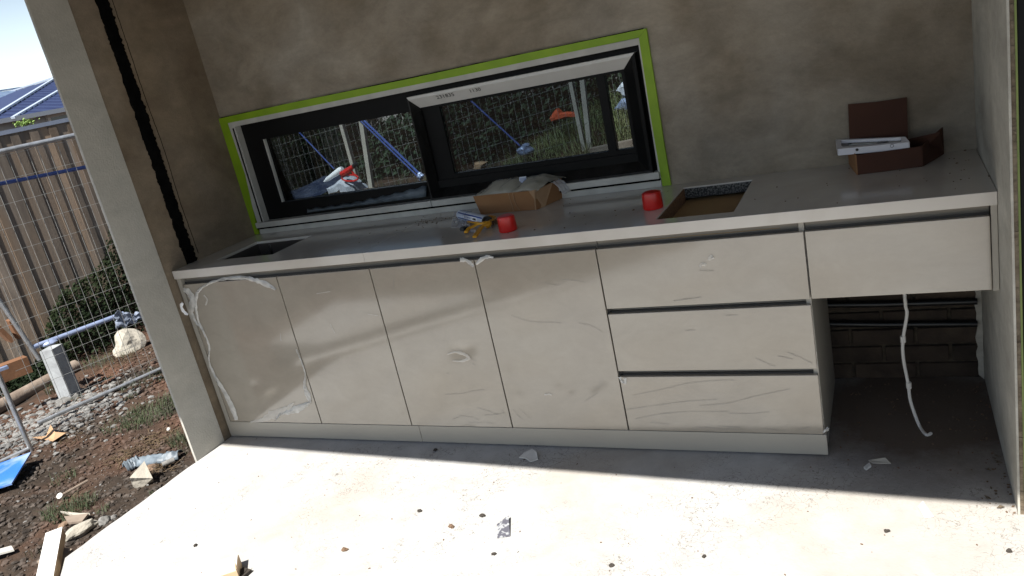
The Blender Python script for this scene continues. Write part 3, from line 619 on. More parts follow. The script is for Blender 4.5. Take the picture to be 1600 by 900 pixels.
wallq(bl_, fl + w2 * .004, hgt * .9, hgt * .95, 'card'); wallq(br, bl_, hgt, hgt * .9, 'card')
MB().hexa([fl + w2 * .005, frt + w2 * .005 - w1 * .005, br - w1 * .006, bl_ + w1 * .005, fl + w2 * .005 + Vector((0, 0, .004)), frt + w2 * .005 - w1 * .005 + Vector((0, 0, .004)), br - w1 * .006 + Vector((0, 0, .004)), bl_ + w1 * .005 + Vector((0, 0, .004))]).build('base_panel', 'card', cn)
# torn pale face on the front right corner
tf = [fl.lerp(frt, .97), frt + w1 * .0008 + w2 * .05, frt + w1 * .008 + w2 * .115 + up * .98, frt + up * .985 + w2 * .09, frt + up * .985 + w1 * .004, fl.lerp(frt, .93) + up * .96, fl.lerp(frt, 1.0) + up * .55]
q = MB(); off = Vector((w1.y, -w1.x, 0)).normalized() * .004
q.add([tf[5] + off, tf[4] + off, tf[4] + w1 * .006, tf[2] + w1 * .006, tf[1] + w1 * .006, tf[0] + off * 1 + w1 * .003, tf[6] + off], [(0, 1, 5, 6), (1, 2, 3, 4, 5)])
tq = q.build('torn_flap', 'card_pale', cn); md = tq.modifiers.new('s', 'SOLIDIFY'); md.thickness = .002
# string-like crease marks on the front
for sx, lean in ((.60, .0), (.67, .012)):
    p = fl.lerp(frt, sx) + off; MB().tube([p + Vector((0, 0, .006)) + w1 * lean, p + Vector((0, 0, .03)), p + Vector((0, 0, .05)) - w1 * .004, p + Vector((0, 0, .084)) - w1 * .006], .0016, 5).build('string', 'card_pale', cn)
def blanket(name, m, parent, o0, a, b, nx_, ny_, hf, smooth=True, th=.0012, **t):
    q = MB()
    for j in range(ny_ + 1):
        for i in range(nx_ + 1):
            s_, t_ = i / nx_, j / ny_; p = o0 + a * s_ + b * t_; q.v.append((p.x, p.y, p.z + hf(s_, t_)))
    for j in range(ny_):
        for i in range(nx_): k = j * (nx_ + 1) + i; q.f.append((k, k + 1, k + nx_ + 2, k + nx_ + 1))
    ob = q.build(name, m, parent, smooth, **t); md = ob.modifiers.new('s', 'SOLIDIFY'); md.thickness = th; return ob
def bagh(s_, t_):
    e_ = min(s_, 1 - s_, 1); h = .046 * (max(0, math.sin(math.pi * min(1, max(0, t_)))) ** .6) * (.35 + .65 * sm(0, .22, e_))
    h *= 1 - .55 * math.exp(-((s_ - .60) / .07) ** 2)
    return h + .007 * noise.noise(Vector((s_ * 7, t_ * 4, 1))) + .006 * abs(noise.noise(Vector(((s_ - .6) * 30 / (.5 + 2 * abs(t_ - .4)), t_ * 2, 7)))) - .003
blanket('plastic_bag', 'plastic_bag', cn, fl - w1 * .018 + up * .98 + w2 * .003, w1 * ((frt - fl).length + .045), w2 * ((br - frt).length + .01), 60, 26, bagh)
blanket('plastic_bag', 'clear_film', cn, frt + w1 * .01 + w2 * .11 + up * .35, w1 * .05, w2 * .06, 12, 10, lambda s_, t_: .06 * (1 - s_ ** 2) + .008 * noise.noise(Vector((s_ * 7, t_ * 7, 1))))
p = fl.lerp(frt, .62) + w2 * .085 + up; MB().hexa([p + Vector((-.017, 0, .015)), p + Vector((.017, .002, .015)), p + Vector((.017, .004, .015)), p + Vector((-.017, .002, .015)), p + Vector((-.013, 0.004, .045)), p + Vector((.02, .006, .045)), p + Vector((.02, .008, .045)), p + Vector((-.013, .006, .045))]).build('sticker', 'white_label', cn)
for k in range(5): MB().bar(p + Vector((-.010 + k * .006, .0000, .018)), p + Vector((-.007 + k * .006, .0035, .040)), .0018, .001).build('barcode', 'blue_label', cn)

# cartridge
r = .0225
ca, cb_ = on_top(722, 343, 0), on_top(762, 353.5, 0); ca.z = cb_.z = T + r; ax = (cb_ - ca).normalized()
cg = thing('sealant_cartridge', 'blue and white sealant cartridge lying beside the carton', 'cartridge', (ca + cb_) / 2 - Vector((0, 0, r)))
MB().tube([ca, cb_], r, 20).build('barrel', 'white_label', cg, True)
sd_ = ax.cross(Vector((0, 0, 1))).normalized()
if sd_.y > 0: sd_ = -sd_
def arc(a0, a1, m, nm, s0, s1, rr=1.012):
    q = MB(); L_ = (cb_ - ca); n_ = 8
    for i in range(n_ + 1):
        an = R(a0 + (a1 - a0) * i / n_); dv = sd_ * math.cos(an) + Vector((0, 0, 1)) * math.sin(an)
        q.v += [tuple(ca + L_ * s0 + dv * r * rr), tuple(ca + L_ * s1 + dv * r * rr)]
    for i in range(n_): q.f.append((2 * i, 2 * i + 1, 2 * i + 3, 2 * i + 2))
    ob = q.build(nm, m, cg, True); md = ob.modifiers.new('s', 'SOLIDIFY'); md.thickness = .0004
arc(38, 52, 'blue_label', 'label_band', .05, .98); arc(-20, -6, 'blue_label', 'label_band', .05, .98); arc(-6, 38, 'bright_film', 'label', .30, .80); arc(4, 26, 'black_plastic', 'label_print', .66, .78, 1.03); arc(-60, 120, 'blue_label', 'label_band', .32, .335, 1.02)
for k in range(6): arc(8 + (k % 2) * 3, 26, 'blue_label', 'label_print', .34 + k * .05, .365 + k * .05, 1.03)
MB().tube([cb_ + ax * .0005, cb_ + ax * .012], r * .98, 20).build('plunger', 'black_plastic', cg, True)
MB().tube([ca, ca - ax * .008, ca - ax * .02, ca - ax * .045], [r * 1.02, r * .9, .008, .005], 14).build('nozzle', 'white_plastic', cg, True)
# red caps
def red_cap(u, v, rad, h, label, ribs=28):
    c = on_top(u, v); o = thing('red_plastic_cup', label, 'plastic cap', c, 'red caps on the counter')
    q = MB(); n_ = 56
    for z_, k_ in ((0, 1.0), (.004, 1.03), (h * .9, .97), (h, .93)):
        for i in range(n_): an = 2 * math.pi * i / n_; rr = rad * k_ * (1 + (.018 if i % 2 and 0 < z_ < h else 0)); q.v.append((c.x + rr * math.cos(an), c.y + rr * math.sin(an), c.z + z_))
    for j in range(3):
        for i in range(n_): q.f.append((j * n_ + i, j * n_ + (i + 1) % n_, (j + 1) * n_ + (i + 1) % n_, (j + 1) * n_ + i))
    q.f.append(tuple(range(3 * n_, 4 * n_))); q.build('cap_body', 'red', o, True)
    MB().tube([(c.x, c.y, c.z + h + .0002), (c.x, c.y, c.z + h + .0025)], rad * .78, 32).build('cap_top', 'red', o, True); return o
red_cap(794.5, 360, .036, .060, 'red ribbed plastic cap beside the yellow pieces near the front edge')
red_cap(1021, 325, .037, .062, 'red ribbed plastic cap beside the raw rectangular cutout')
# yellow plastic clamp-like pieces
yt = thing('yellow_tool', 'yellow plastic tool with splayed handles lying by the red cap', 'tool', on_top(755, 358))
def c6(x, y): return (x / 7.376 + 690, y / 7.376 + 270)
for k, pts in enumerate((((285, 705), (330, 672), (420, 645), (520, 640)), ((385, 760), (430, 715), (480, 670), (540, 650)), ((320, 575), (400, 605), (470, 620), (560, 640)), ((560, 520), (620, 545), (600, 590), (560, 630)))):
    P = [on_top(*c6(*p)) + Vector((0, 0, .008 + .006 * i)) for i, p in enumerate(pts)]
    q = MB()
    for i in range(3): q.bar(P[i] - (P[i + 1] - P[i]) * .03, P[i + 1], .016 if k < 3 else .01, .008)
    q.build('handle', 'yellow', yt)
pq = on_top(*c6(545, 640)) + Vector((0, 0, .018)); MB().rock(pq, (.022, .016, .016), 2, .1).build('jaw', 'yellow', yt, True)
MB().tube([pq + Vector((.0, .0, .012)), pq + Vector((0, 0, .02))], .006, 10).build('pivot', 'black_plastic', yt)
q = MB(); 
for k in range(9): p = on_top(*c6(560 + random.random() * 95, 570 + random.random() * 60)); q.rock(p + Vector((0, 0, .008)), (.008, .005, .007), 1)
single(q, 'brown_crumbs', 'brown_chip', 'brown crumbs piled between the cartridge and the red cap', 'crumbs')
q = MB(); p = on_top(*c6(235, 672)); q.tube([p + Vector((0, 0, .007)), on_top(*c6(270, 655)) + Vector((0, 0, .007)), on_top(*c6(318, 645)) + Vector((0, 0, .006))], [.011, .008, .006], 8)
single(q, 'black_screw_plug', 'black_plastic', 'small black plug lying left of the yellow tool', 'plug', None, True)
o0 = on_top(*c6(100, 520)); blanket('crumpled_film', 'clear_film', None, on_top(*c6(110, 640)), on_top(*c6(330, 640)) - on_top(*c6(110, 640)), on_top(*c6(150, 450)) - on_top(*c6(110, 640)), 30, 24, lambda s_, t_: .003 + .028 * abs(noise.noise(Vector((s_ * 6, t_ * 5, 3)))) * math.sin(math.pi * s_) * math.sin(math.pi * t_) ** .5, label='clear crumpled plastic film under the sealant cartridge', category='plastic film')

# open carton with a white device on top, right end
R0, R1, R2, R3 = on_top(1340.5, 273), on_top(1441, 260), on_top(1473.5, 240.5), on_top(1328, 256)
oc = thing('open_carton', 'dark brown open cardboard box with its lid standing against the back wall', 'carton', (R0 + R2) / 2)
oh = .072
def lidpt(u, v, y): return U(u, v, 1, y)
yb = .575
def panel4(a, b, c, d, m, nm, th=.004):
    P = [Vector(k) for k in (a, b, c, d)]; nn_ = (P[1] - P[0]).cross(P[3] - P[0]).normalized() * th
    MB().extr(P, nn_).build(nm, m, oc)
u3 = Vector((0, 0, oh))
panel4(R0, R1, R1 + u3, R0 + u3, 'card_dark', 'front_panel'); panel4(R3, R0, R0 + u3, R3 + u3, 'card', 'end_panel')
panel4(R1, R2, R2 + u3 * 1.35, R1 + u3, 'card_dark', 'end_panel')
Bl = Vector((R3.x + .0, yb, T)); Br = Vector((U(1417.5, 215, 1, yb).x, yb, T))
panel4(Bl, R3, R3 + u3, Bl + u3, 'card', 'side_panel')
La, Lb, Lc, Ld = U(1327, 235, 1, yb), U(1418, 218, 1, yb), U(1417, 152, 1, yb + .02), U(1325, 163, 1, yb + .02)
La.z = Lb.z = T + .001; Lm = U(1368, 159.5, 1, yb + .02)
MB().extr([La, Lb, Lc, Lm, Ld], (0, .004, 0)).build('lid', 'card_dark', oc)
Fr = U(1469, 208, 1, .40); panel4(R2 + u3 * .1, Br + Vector((.02, 0, 0)), Br + Vector((.0, -.02, oh)), Fr, 'card_dark', 'side_flap')
panel4(R0 + Vector((.01, .01, .002)), R1 + Vector((-.01, .01, .002)), Vector((R1.x + .03, yb - .01, T + .002)), Bl + Vector((.01, -.01, .001)), 'card_dark', 'base_panel')
# white device
hz_ = T + oh + .004
D0, D1, D2, D3 = U(1308.7, 241, 2, hz_), U(1422, 228.5, 2, hz_), U(1414.5, 213.5, 2, hz_ + .026), U(1305.5, 218, 2, hz_ + .026)
dv = thing('white_device', 'white flat plastic tray with a dark recess resting on the open box', 'plastic tray', (D0 + D1) / 2)
h2 = Vector((0, 0, .026)); xv = (D1 - D0); 
E0, E1, E2, E3 = D0 + h2 * .7, D1 + h2 * .55, D2, D3
def lp(s_, t_, lift=0): a_ = E0.lerp(E1, s_); b_2 = E3.lerp(E2, s_); return a_.lerp(b_2, t_) + Vector((0, 0, lift))
q = MB(); top_o = [lp(s_, t_) for s_, t_ in ((.01, 0), (.985, 0), (1, .06), (1, .94), (.985, 1), (.01, 1), (0, .94), (0, .06))]; ins = [lp(s_, t_) for s_, t_ in ((.09, .2), (.88, .2), (.9, .28), (.93, .8), (.91, .87), (.09, .87), (.07, .8), (.07, .28))]
low = [v - h2 * .9 for v in top_o]; deep = [v - Vector((0, 0, .012)) for v in ins]
q.v = [tuple(v) for v in top_o + ins + low + deep]
for i in range(8):
    j = (i + 1) % 8; q.f += [(i, j, 8 + j, 8 + i), (i, 16 + i, 16 + j, j), (8 + i, 8 + j, 24 + j, 24 + i)]
q.f += [tuple(range(16, 24)), tuple(range(24, 32))]
q.build('tray_body', 'white_plastic', dv)
q = MB(); q.extr([v + Vector((0, 0, .0006)) for v in deep], (0, 0, .0012)); q.build('recess', 'grey_recess', dv)
MB().bar(lp(.16, .33, -.0075), lp(.9, .33, -.0075), .022, .005).build('insert', 'black_plastic', dv)
MB().bar(lp(.2, .62, -.0085), lp(.58, .64, -.0085), .018, .004).build('insert', 'trim', dv)
MB().bar(lp(.62, .62, -.0085), lp(.72, .62, -.0085), .03, .005).build('insert', 'black_plastic', dv)
MB().bar(lp(.76, .62, -.0085), lp(.9, .62, -.0085), .016, .004).build('insert', 'trim', dv)
pp = D0.lerp(D1, .28) + h2 * .33; nf = Vector((xv.y, -xv.x, 0)).normalized()
MB().tube([pp - nf * .004, pp + nf * .0012], .0052, 14).build('button', 'black_plastic', dv)
pp = D0.lerp(D1, .76) + h2 * .34
for rr_, mm, yy in ((.0062, 'black_plastic', .001), (.0048, 'white_plastic', .0016)): MB().tube([pp - nf * .004, pp + nf * yy], rr_, 14).build('button_ring', mm, dv)
pp = lp(.2, .6, -.006); MB().tube([pp, pp + Vector((0, 0, .003))], .0065, 12).build('dial', 'black_plastic', dv)
# specks on the counter
q = MB()
for (u_, v_) in [(770, 356)] + [(1440 + random.uniform(0, 90), 245 + random.uniform(0, 50)) for _ in range(14)] + [(600 + random.uniform(0, 500), 0) for _ in range(60)]:
    if v_ == 0: x = random.uniform(-.1, 2.4); y = random.uniform(.03, .58); p = Vector((x, y, T)); 
    else: p = on_top(u_, v_)
    if S2[0] - .02 < p.x < S2[1] + .02 and S2[2] - .02 < p.y < S2[3] + .02: continue
    q.rock(p, (random.uniform(.001, .0035), random.uniform(.001, .003), .0015), 1)
for (u_, v_) in ((1495, 255), (1508, 235), (1545, 275), (835, 359), (882, 356), (961, 329), (990, 328)): q.rock(on_top(u_, v_), (.006, .003, .003), 1)
for _ in range(40): q.rock(Vector((random.gauss(.33, .05), random.gauss(.45, .05), T)), (.003, .002, .0015), 1)
q.build('grit', 'brown_chip', None, kind='stuff', label='grit and crumbs scattered on the white counter top')

# ------------------------------------------------------------------ debris on the slab
def flo(u, v, h=0): return U(u, v, 2, .0012 + h)
def flake(pts, h, m, name, label, cat, lift=None, group=None):
    P = [flo(*p) for p in pts]; 
    if lift: P = [p + Vector((0, 0, l)) for p, l in zip(P, lift)]
    return single(MB().extr(P, (0, 0, h)), name, m, label, cat, group)
def d4(x, y): return (x / 2.353 + 280, y / 2.353 + 640)
def d5(x, y): return (x / 2.286 + 900, y / 2.286 + 660)
flake([d4(*p) for p in ((1250, 178), (1268, 166), (1300, 156), (1316, 166), (1320, 186), (1292, 194), (1275, 184))], .004, 'white_scrap', 'paper_scrap', 'torn pale scrap lying in the shade before the kickboard', 'scrap', [0, .006, .012, .010, .002, 0, .004])
flake([d4(*p) for p in ((905, 190), (925, 203), (962, 204), (945, 208), (920, 207))], .002, 'white_scrap', 'curl_of_plastic', 'thin curled white shaving at the shadow edge', 'shaving', [.004, .002, .003, 0, 0])
flake([d4(*p) for p in ((1168, 424), (1190, 414), (1214, 402), (1217, 466), (1170, 474))], .003, 'foilpack', 'foil_packet', 'small printed foil packet lying flat on the sunlit slab', 'packet', [0, .006, .014, 0, 0])
flake([d5(*p) for p in ((1222, 304), (1240, 312), (1278, 338), (1245, 342))], .0015, 'white_plastic', 'paper_sheet', 'folded white paper piece near the right wall foot', 'paper', [.004, .03, .0, .001])
flake([d5(*p) for p in ((1045, 138), (1105, 136), (1124, 148), (1060, 147))], .004, 'pale_wood', 'wood_chip', 'long pale wood chip in the shade under the drawer', 'wood chip', [0, .008, 0, 0])
flake([d5(*p) for p in ((1028, 165), (1048, 150), (1055, 160), (1036, 172))], .008, 'white_scrap', 'plaster_chip', 'pale plaster chip beside the long wood chip', 'plaster chip')
flake([d4(*p) for p in ((538, 466), (572, 464), (582, 470), (560, 474))], .003, 'trim', 'plastic_sliver', 'white sliver on the sunlit slab in front of the doors', 'sliver')
for i, (u_, v_, sz, m, what) in enumerate([(d4(885, 374), 0, .010, 'dark_chip', 'dark stone left of the foil packet on the slab'), (d4(1115, 392), 0, .011, 'dark_chip', 'dark triangular chip just behind the foil packet'), (d4(60, 501), 0, .009, 'dark_chip', 'round black chip above the floor carton'),
        (d4(1158, 532), 0, .009, 'dark_chip', 'dark chip in front of the foil packet'), (d4(1000, 432), 0, .012, 'brown_chip', 'brown crumbly lump left of the foil packet'), (d4(607, 518), 0, .012, 'brown_chip', 'brown lump standing on the slab right of the floor carton'), (d4(942, 150), 0, .010, 'dark_chip', 'dark stone in the shade near the kickboard joint'),
        (d4(1240, 524), 0, .008, 'white_scrap', 'pale chip in front of the foil packet'), (d5(457, 480), 0, .008, 'dark_chip', 'black chip on the bright slab, bottom centre right'), (d5(1110, 390), 0, .009, 'dark_chip', 'dark splinter near the shadow edge at the right'), (d5(128, 512), 0, .009, 'dark_chip', 'dark chip at the bottom of the bright slab'), (d5(1548, 460), 0, .009, 'dark_chip', 'dark chip nearest the bottom right corner')]):
    p = flo(*u_); single(MB().rock(p + Vector((0, 0, sz * .3)), (sz, sz * .7, sz * .6), 2, .35), 'debris_chip', m, what, 'debris', 'loose chips on the slab')
q = MB()
for _ in range(520):
    x = random.uniform(-.8, 2.5); y = random.uniform(-1.9, -.05); s_ = random.choice((.0008, .001, .0012, .0018, .0025, .004)) * random.uniform(.7, 1.2)
    q.rock((x, y, s_ * .3), (s_, s_ * .6, s_ * .5), 1)
for _ in range(70): x = 2.566 - abs(random.gauss(0, .035)); y = random.uniform(-.3, .58); s_ = random.uniform(.002, .006); q.rock((x - .005, y, s_ * .3), (s_, s_ * .6, s_ * .5), 1)
for _ in range(120): x = random.uniform(2.05, 2.55); y = random.uniform(-.1, .58); s_ = random.uniform(.001, .005); q.rock((x, y, s_ * .3), (s_, s_ * .6, s_ * .5), 1)
q.build('floor_grit', 'brown_chip', None, kind='stuff', label='fine grit and crumbs scattered over the concrete slab')
flake([d5(*p) for p in ((1250, 318), (1279, 338), (1246, 341))], .0015, 'grey_recess', 'paper_underside', 'grey triangle for the shaded underside of the folded white paper', 'card')  # dark triangle painting in the shaded underside of the paper
# flakes of fallen render at the right wall foot
q = MB()
for _ in range(9):
    x = 2.55 - abs(random.gauss(0, .03)); y = random.uniform(-.28, .1); s_ = random.uniform(.005, .012); an = random.random() * 6.28
    P = [Vector((x + s_ * math.cos(an + k * 1.57) * (1 if k % 2 else .45), y + s_ * math.sin(an + k * 1.57) * (1 if k % 2 else .45), .002 + random.random() * .006)) for k in range(4)]; q.extr(P, (0, 0, .002))
q.build('render_flakes', 'mortar', None, kind='stuff', label='flakes of fallen render along the foot of the right wall')
# small carton cut by the bottom of the frame
fc = thing('floor_carton', 'small open cardboard box at the bottom edge of the picture', 'carton', flo(345, 905))
A0 = flo(347, 902); 
hC = .045; zc = hC
a = U(349, 899, 2, zc); b = U(370, 892, 2, zc); dx = Vector((b.x - a.x, b.y - a.y, 0)).normalized(); dy = Vector((-dx.y, dx.x, 0))
B0 = Vector((b.x, b.y, .002))
def cbx(o_, l, w_, h, m, nm):
    MB().hexa([o_, o_ + dx * l, o_ + dx * l + dy * w_, o_ + dy * w_, o_ + Vector((0, 0, h)), o_ + dx * l + Vector((0, 0, h)), o_ + dx * l + dy * w_ + Vector((0, 0, h)), o_ + dy * w_ + Vector((0, 0, h))]).build(nm, m, fc)
cbx(B0 - dx * .13 - dy * .003, .13, .003, hC, 'card_floor', 'front_panel')
cbx(B0 - dx * .13 + dy * .10, .13, .003, hC, 'card_floor', 'back_panel'); cbx(B0 - dx * .003, .003, .1, hC, 'card_floor', 'end_panel'); cbx(B0 - dx * .13, .003, .1, hC, 'card_floor', 'end_panel')
cbx(B0 - dx * .128 + Vector((0, 0, hC)), .126, .1, .003, 'white_scrap', 'lid')
MB().extr([B0 - dx * .004 + Vector((0, 0, hC + .003)), B0 + Vector((0, 0, hC + .003)) + dy * .004, B0 + dy * .02 + Vector((0, 0, hC + .035))], dx * .002).build('flap', 'card_floor', fc)
sbk = flo(383, 897); MB().hexa([sbk + Vector(v) for v in ((-.025, -.03, 0), (.02, -.035, 0), (.022, .015, 0), (-.022, .018, 0), (-.025, -.03, .015), (.02, -.035, .015), (.022, .015, .012), (-.022, .018, .014))]).build('painted_shade_block', 'dark_chip', fc)  # dark block put in for the shade at the box's right

# timber board along the splayed slab corner
tz = .018
ta, tb = U(72, 831, 2, tz), U(97.5, 823.5, 2, tz); tc_, td = U(50, 905, 2, tz), U(88.5, 905, 2, tz)
dirn = ((td + tc_) / 2 - (ta + tb) / 2); dirn.z = 0; Ln = 1.9; dirn.normalize(); wv = tb - ta; wv -= dirn * wv.dot(dirn); wv.z = 0
tm = thing('timber_board', 'white primed timber length lying on the ground beside the slab corner', 'timber', ta)
A_ = tb - wv; hh = .045
MB().hexa([A_, tb, tb + dirn * Ln, A_ + dirn * Ln] + [v + Vector((0, 0, .0015)) for v in (A_, tb, tb + dirn * Ln, A_ + dirn * Ln)]).build('painted_face', 'white_timber', tm)
dz = Vector((0, 0, -.0002))
MB().hexa([v + dz - Vector((0, 0, hh)) for v in (A_, tb, tb + dirn * Ln, A_ + dirn * Ln)] + [v + dz for v in (A_, tb, tb + dirn * Ln, A_ + dirn * Ln)]).build('raw_timber', 'timber', tm)
for k in (.15, 1.6):
    c_ = (A_ + tb) / 2 + dirn * k; MB().box(c_.x - .05, c_.x + .05, c_.y - .05, c_.y + .05, -.2, c_.z - hh - .0006).build('packer', 'sleeper', tm)

# ------------------------------------------------------------------ stony ground
def gp(u, v):     # photo point on the uneven ground
    z = -.15
    for _ in range(4): p = U(u, v, 2, z); z = gz(p.x, p.y)
    return Vector((p.x, p.y, z))
ico = bmesh.new(); bmesh.ops.create_icosphere(ico, subdivisions=1, radius=1); ico.verts.ensure_lookup_table()
iv = [v.co.copy() for v in ico.verts]; ico.verts.index_update(); ifc = [[v.index for v in f.verts] for f in ico.faces]; ico.free()
def stones(n_, region, rmin, rmax, m, name, label, power=3):
    q = MB(); c = 0
    while c < n_:
        x, y = region()
        if x > XL - .012 and y > -1.0 or (x + y > -1.78 and x > -1.2 and y < -.9): continue
        if -1.13 < x and y > -.25: continue
        r_ = rmin + (rmax - rmin) * random.random() ** power; z = gz(x, y) + r_ * .15; a = random.random() * 6.28; ca_, sa = math.cos(a), math.sin(a); ey = random.uniform(.5, .9); ez = random.uniform(.35, .7); k = len(q.v)
        for v in iv:
            j = random.uniform(.75, 1.2); X = v.x * r_ * j; Y = v.y * r_ * ey * j; q.v.append((x + X * ca_ - Y * sa, y + X * sa + Y * ca_, z + v.z * r_ * ez * j))
        q.f += [tuple(i + k for i in f) for f in ifc]; c += 1
    me = bpy.data.meshes.new(name); me.from_pydata(q.v, [], q.f); me.materials.append(M[m]); o = bpy.data.objects.new(name, me); COL.objects.link(o); o['kind'] = 'stuff'; o['label'] = label
uni = lambda: (random.uniform(-3.6, -.86), random.uniform(-1.3, 2.0))
stones(15000, uni, .004, .026, 'stone', 'gravel', 'dark gravel and clods covering the ground left of the slab')
stones(1500, uni, .003, .013, 'rubble', 'gravel', 'small pale stones mixed through the dark gravel', 4)
stones(260, lambda: (XL - .02 - abs(random.gauss(0, .06)), random.uniform(-1.0, -.2)), .008, .03, 'rock_brown', 'gravel', 'broken clods lying along the slab edge')
stones(2200, lambda: (random.gauss(-3.05, .28), random.gauss(.35, .32)), .008, .035, 'rubble', 'rubble_pile', 'pale crushed rubble spread under the wire fence')
def tuft(q, c, rad, n_, h, w_=.003):
    for _ in range(n_):
        a = random.random() * 6.28; rr = rad * math.sqrt(random.random()); x, y = c[0] + rr * math.cos(a), c[1] + rr * math.sin(a); z = gz(x, y)
        hh_ = h * random.uniform(.4, 1.1); le = random.uniform(.3, 1.5) * hh_; b = random.random() * 6.28; dx_, dy_ = math.cos(b), math.sin(b); wx, wy = -dy_ * w_ / 2, dx_ * w_ / 2
        q.add([(x - wx, y - wy, z - .005), (x + wx, y + wy, z - .005), (x + wx * .7 + dx_ * le * .4, y + wy * .7 + dy_ * le * .4, z + hh_ * .65), (x - wx * .7 + dx_ * le * .4, y - wy * .7 + dy_ * le * .4, z + hh_ * .65), (x + dx_ * le, y + dy_ * le, z + hh_)], [(0, 1, 2, 3), (3, 2, 4)])
def stuff(q, name, m, label):
    me = bpy.data.meshes.new(name); me.from_pydata([tuple(v) for v in q.v], [], q.f); me.materials.append(M[m]); o = bpy.data.objects.new(name, me); COL.objects.link(o); o['kind'] = 'stuff'; o['label'] = label; return o
q = MB()
for u_, v_, rad, n_, h in ((245, 645, .22, 700, .06), (195, 665, .14, 250, .05), (110, 800, .13, 420, .06), (100, 750, .08, 90, .04), (288, 690, .08, 160, .07), (225, 600, .2, 200, .06), (150, 500, .3, 260, .12), (180, 560, .25, 200, .08), (90, 610, .08, 120, .1)): tuft(q, gp(u_, v_), rad, n_, h)
for _ in range(26): tuft(q, (random.uniform(-3.4, -1.0), random.uniform(-1.0, 1.6)), random.uniform(.03, .1), random.randint(8, 40), .035)
stuff(q, 'grass', 'grass', 'short dark grass tufts growing in the gravel')
q = MB()
for u_, v_, rad, n_ in ((245, 690, .16, 160), (195, 715, .1, 90), (200, 560, .35, 240), (100, 690, .15, 60), (255, 730, .1, 80)):
    c_ = gp(u_, v_)
    for _ in range(n_):
        x, y = c_.x + random.gauss(0, rad * .5), c_.y + random.gauss(0, rad * .5); a = random.random() * 6.28; l = random.uniform(.02, .07); z = gz(x, y) + .008
        if x > XL - .03: continue
        q.bar((x, y, z), (x + l * math.cos(a), y + l * math.sin(a), z + random.uniform(-.004, .015)), .0035, .002)
stuff(q, 'straw', 'straw', 'dry straw and twigs strewn on the gravel')

# rocks and scraps on the ground
def gthing(mb, name, m, label, cat, smooth=False, group=None): return single(mb, name, m, label, cat, group, smooth)
for u_, v_, r_, m, lab in ((128, 832, (.085, .04, .035), 'rock', 'flat pale rock just right of the timber board end'), (165, 818, (.035, .03, .025), 'rubble', 'small pale rock between the flat rock and the slab'), (178, 812, (.02, .018, .016), 'rubble', 'smallest pale rock touching the slab edge'),
        (205, 548, (.15, .13, .12), 'rock', 'rounded pale boulder behind the wire fence'), (238, 733, (.03, .022, .02), 'rock_brown', 'brown clod beside the torn foam block'), (100, 823, (.03, .02, .015), 'rock_brown', 'brown clod touching the end of the timber board')):
    p = gp(u_, v_); gthing(MB().rock(p + Vector((0, 0, r_[2] * .5)), r_, 3, .22, 1, 1.35), 'rock', m, lab, 'rock', group='loose rocks on the ground')
def slabby(pts, h, m, name, label, cat, lift=None):
    P = [gp(*p) + Vector((0, 0, .018)) for p in pts]
    zz_ = max(p.z for p in P)
    for i, p in enumerate(P): p.z = zz_ + (lift[i] if lift else 0)
    return gthing(MB().extr(P, (0, 0, h)), name, m, label, cat)
bs = slabby([(-60, 760), (0, 736), (57, 726), (24, 768), (-60, 790)], .010, 'blue_sheet', 'blue_board', 'scuffed blue board lying on the gravel at the left edge', 'board', [.0, .02, .05, .01, .0])
slabby([(98, 808), (128, 810), (143, 809), (120, 813)], .01, 'pale_wood', 'wood_offcut', 'pale thin offcut between the grass tuft and flat rock', 'offcut')
slabby([(105, 818), (142, 812), (132, 822), (110, 825)], .012, 'sleeper', 'wood_offcut', 'grey flat offcut lying against the flat rock', 'offcut')
slabby([(-10, 872), (22, 862), (25, 866), (-10, 880)], .01, 'trim', 'white_strip', 'thin pale strip lying left of the timber board', 'strip')
slabby([(53, 690), (75, 688), (85, 678), (90, 684), (106, 683), (85, 694), (62, 694)], .003, 'card_pale', 'crushed_paper', 'crumpled buff paper by the foot of the fence post', 'paper', [0, .01, .04, .02, 0, 0, .01])
q = MB(); a = gp(95, 782); b = gp(140, 758); q.tube([a + Vector((0, 0, .025)), b + Vector((0, 0, .03))], .007, 7); gthing(q, 'stick', 'sleeper', 'thin bare stick lying on the gravel', 'stick')
q = MB(); p = gp(98, 783) + Vector((0, 0, .03)); q.tube([p, p + Vector((.003, -.006, .008))], .016, 14); gthing(q, 'white_disc', 'white_scrap', 'small white plastic disc at the end of the stick', 'disc')
q = MB(); p = gp(265, 674) + Vector((0, 0, .015)); q.rock(p, .012, 2, .1); gthing(q, 'white_pebble', 'white_scrap', 'small white pebble on the red soil near the pier', 'pebble')
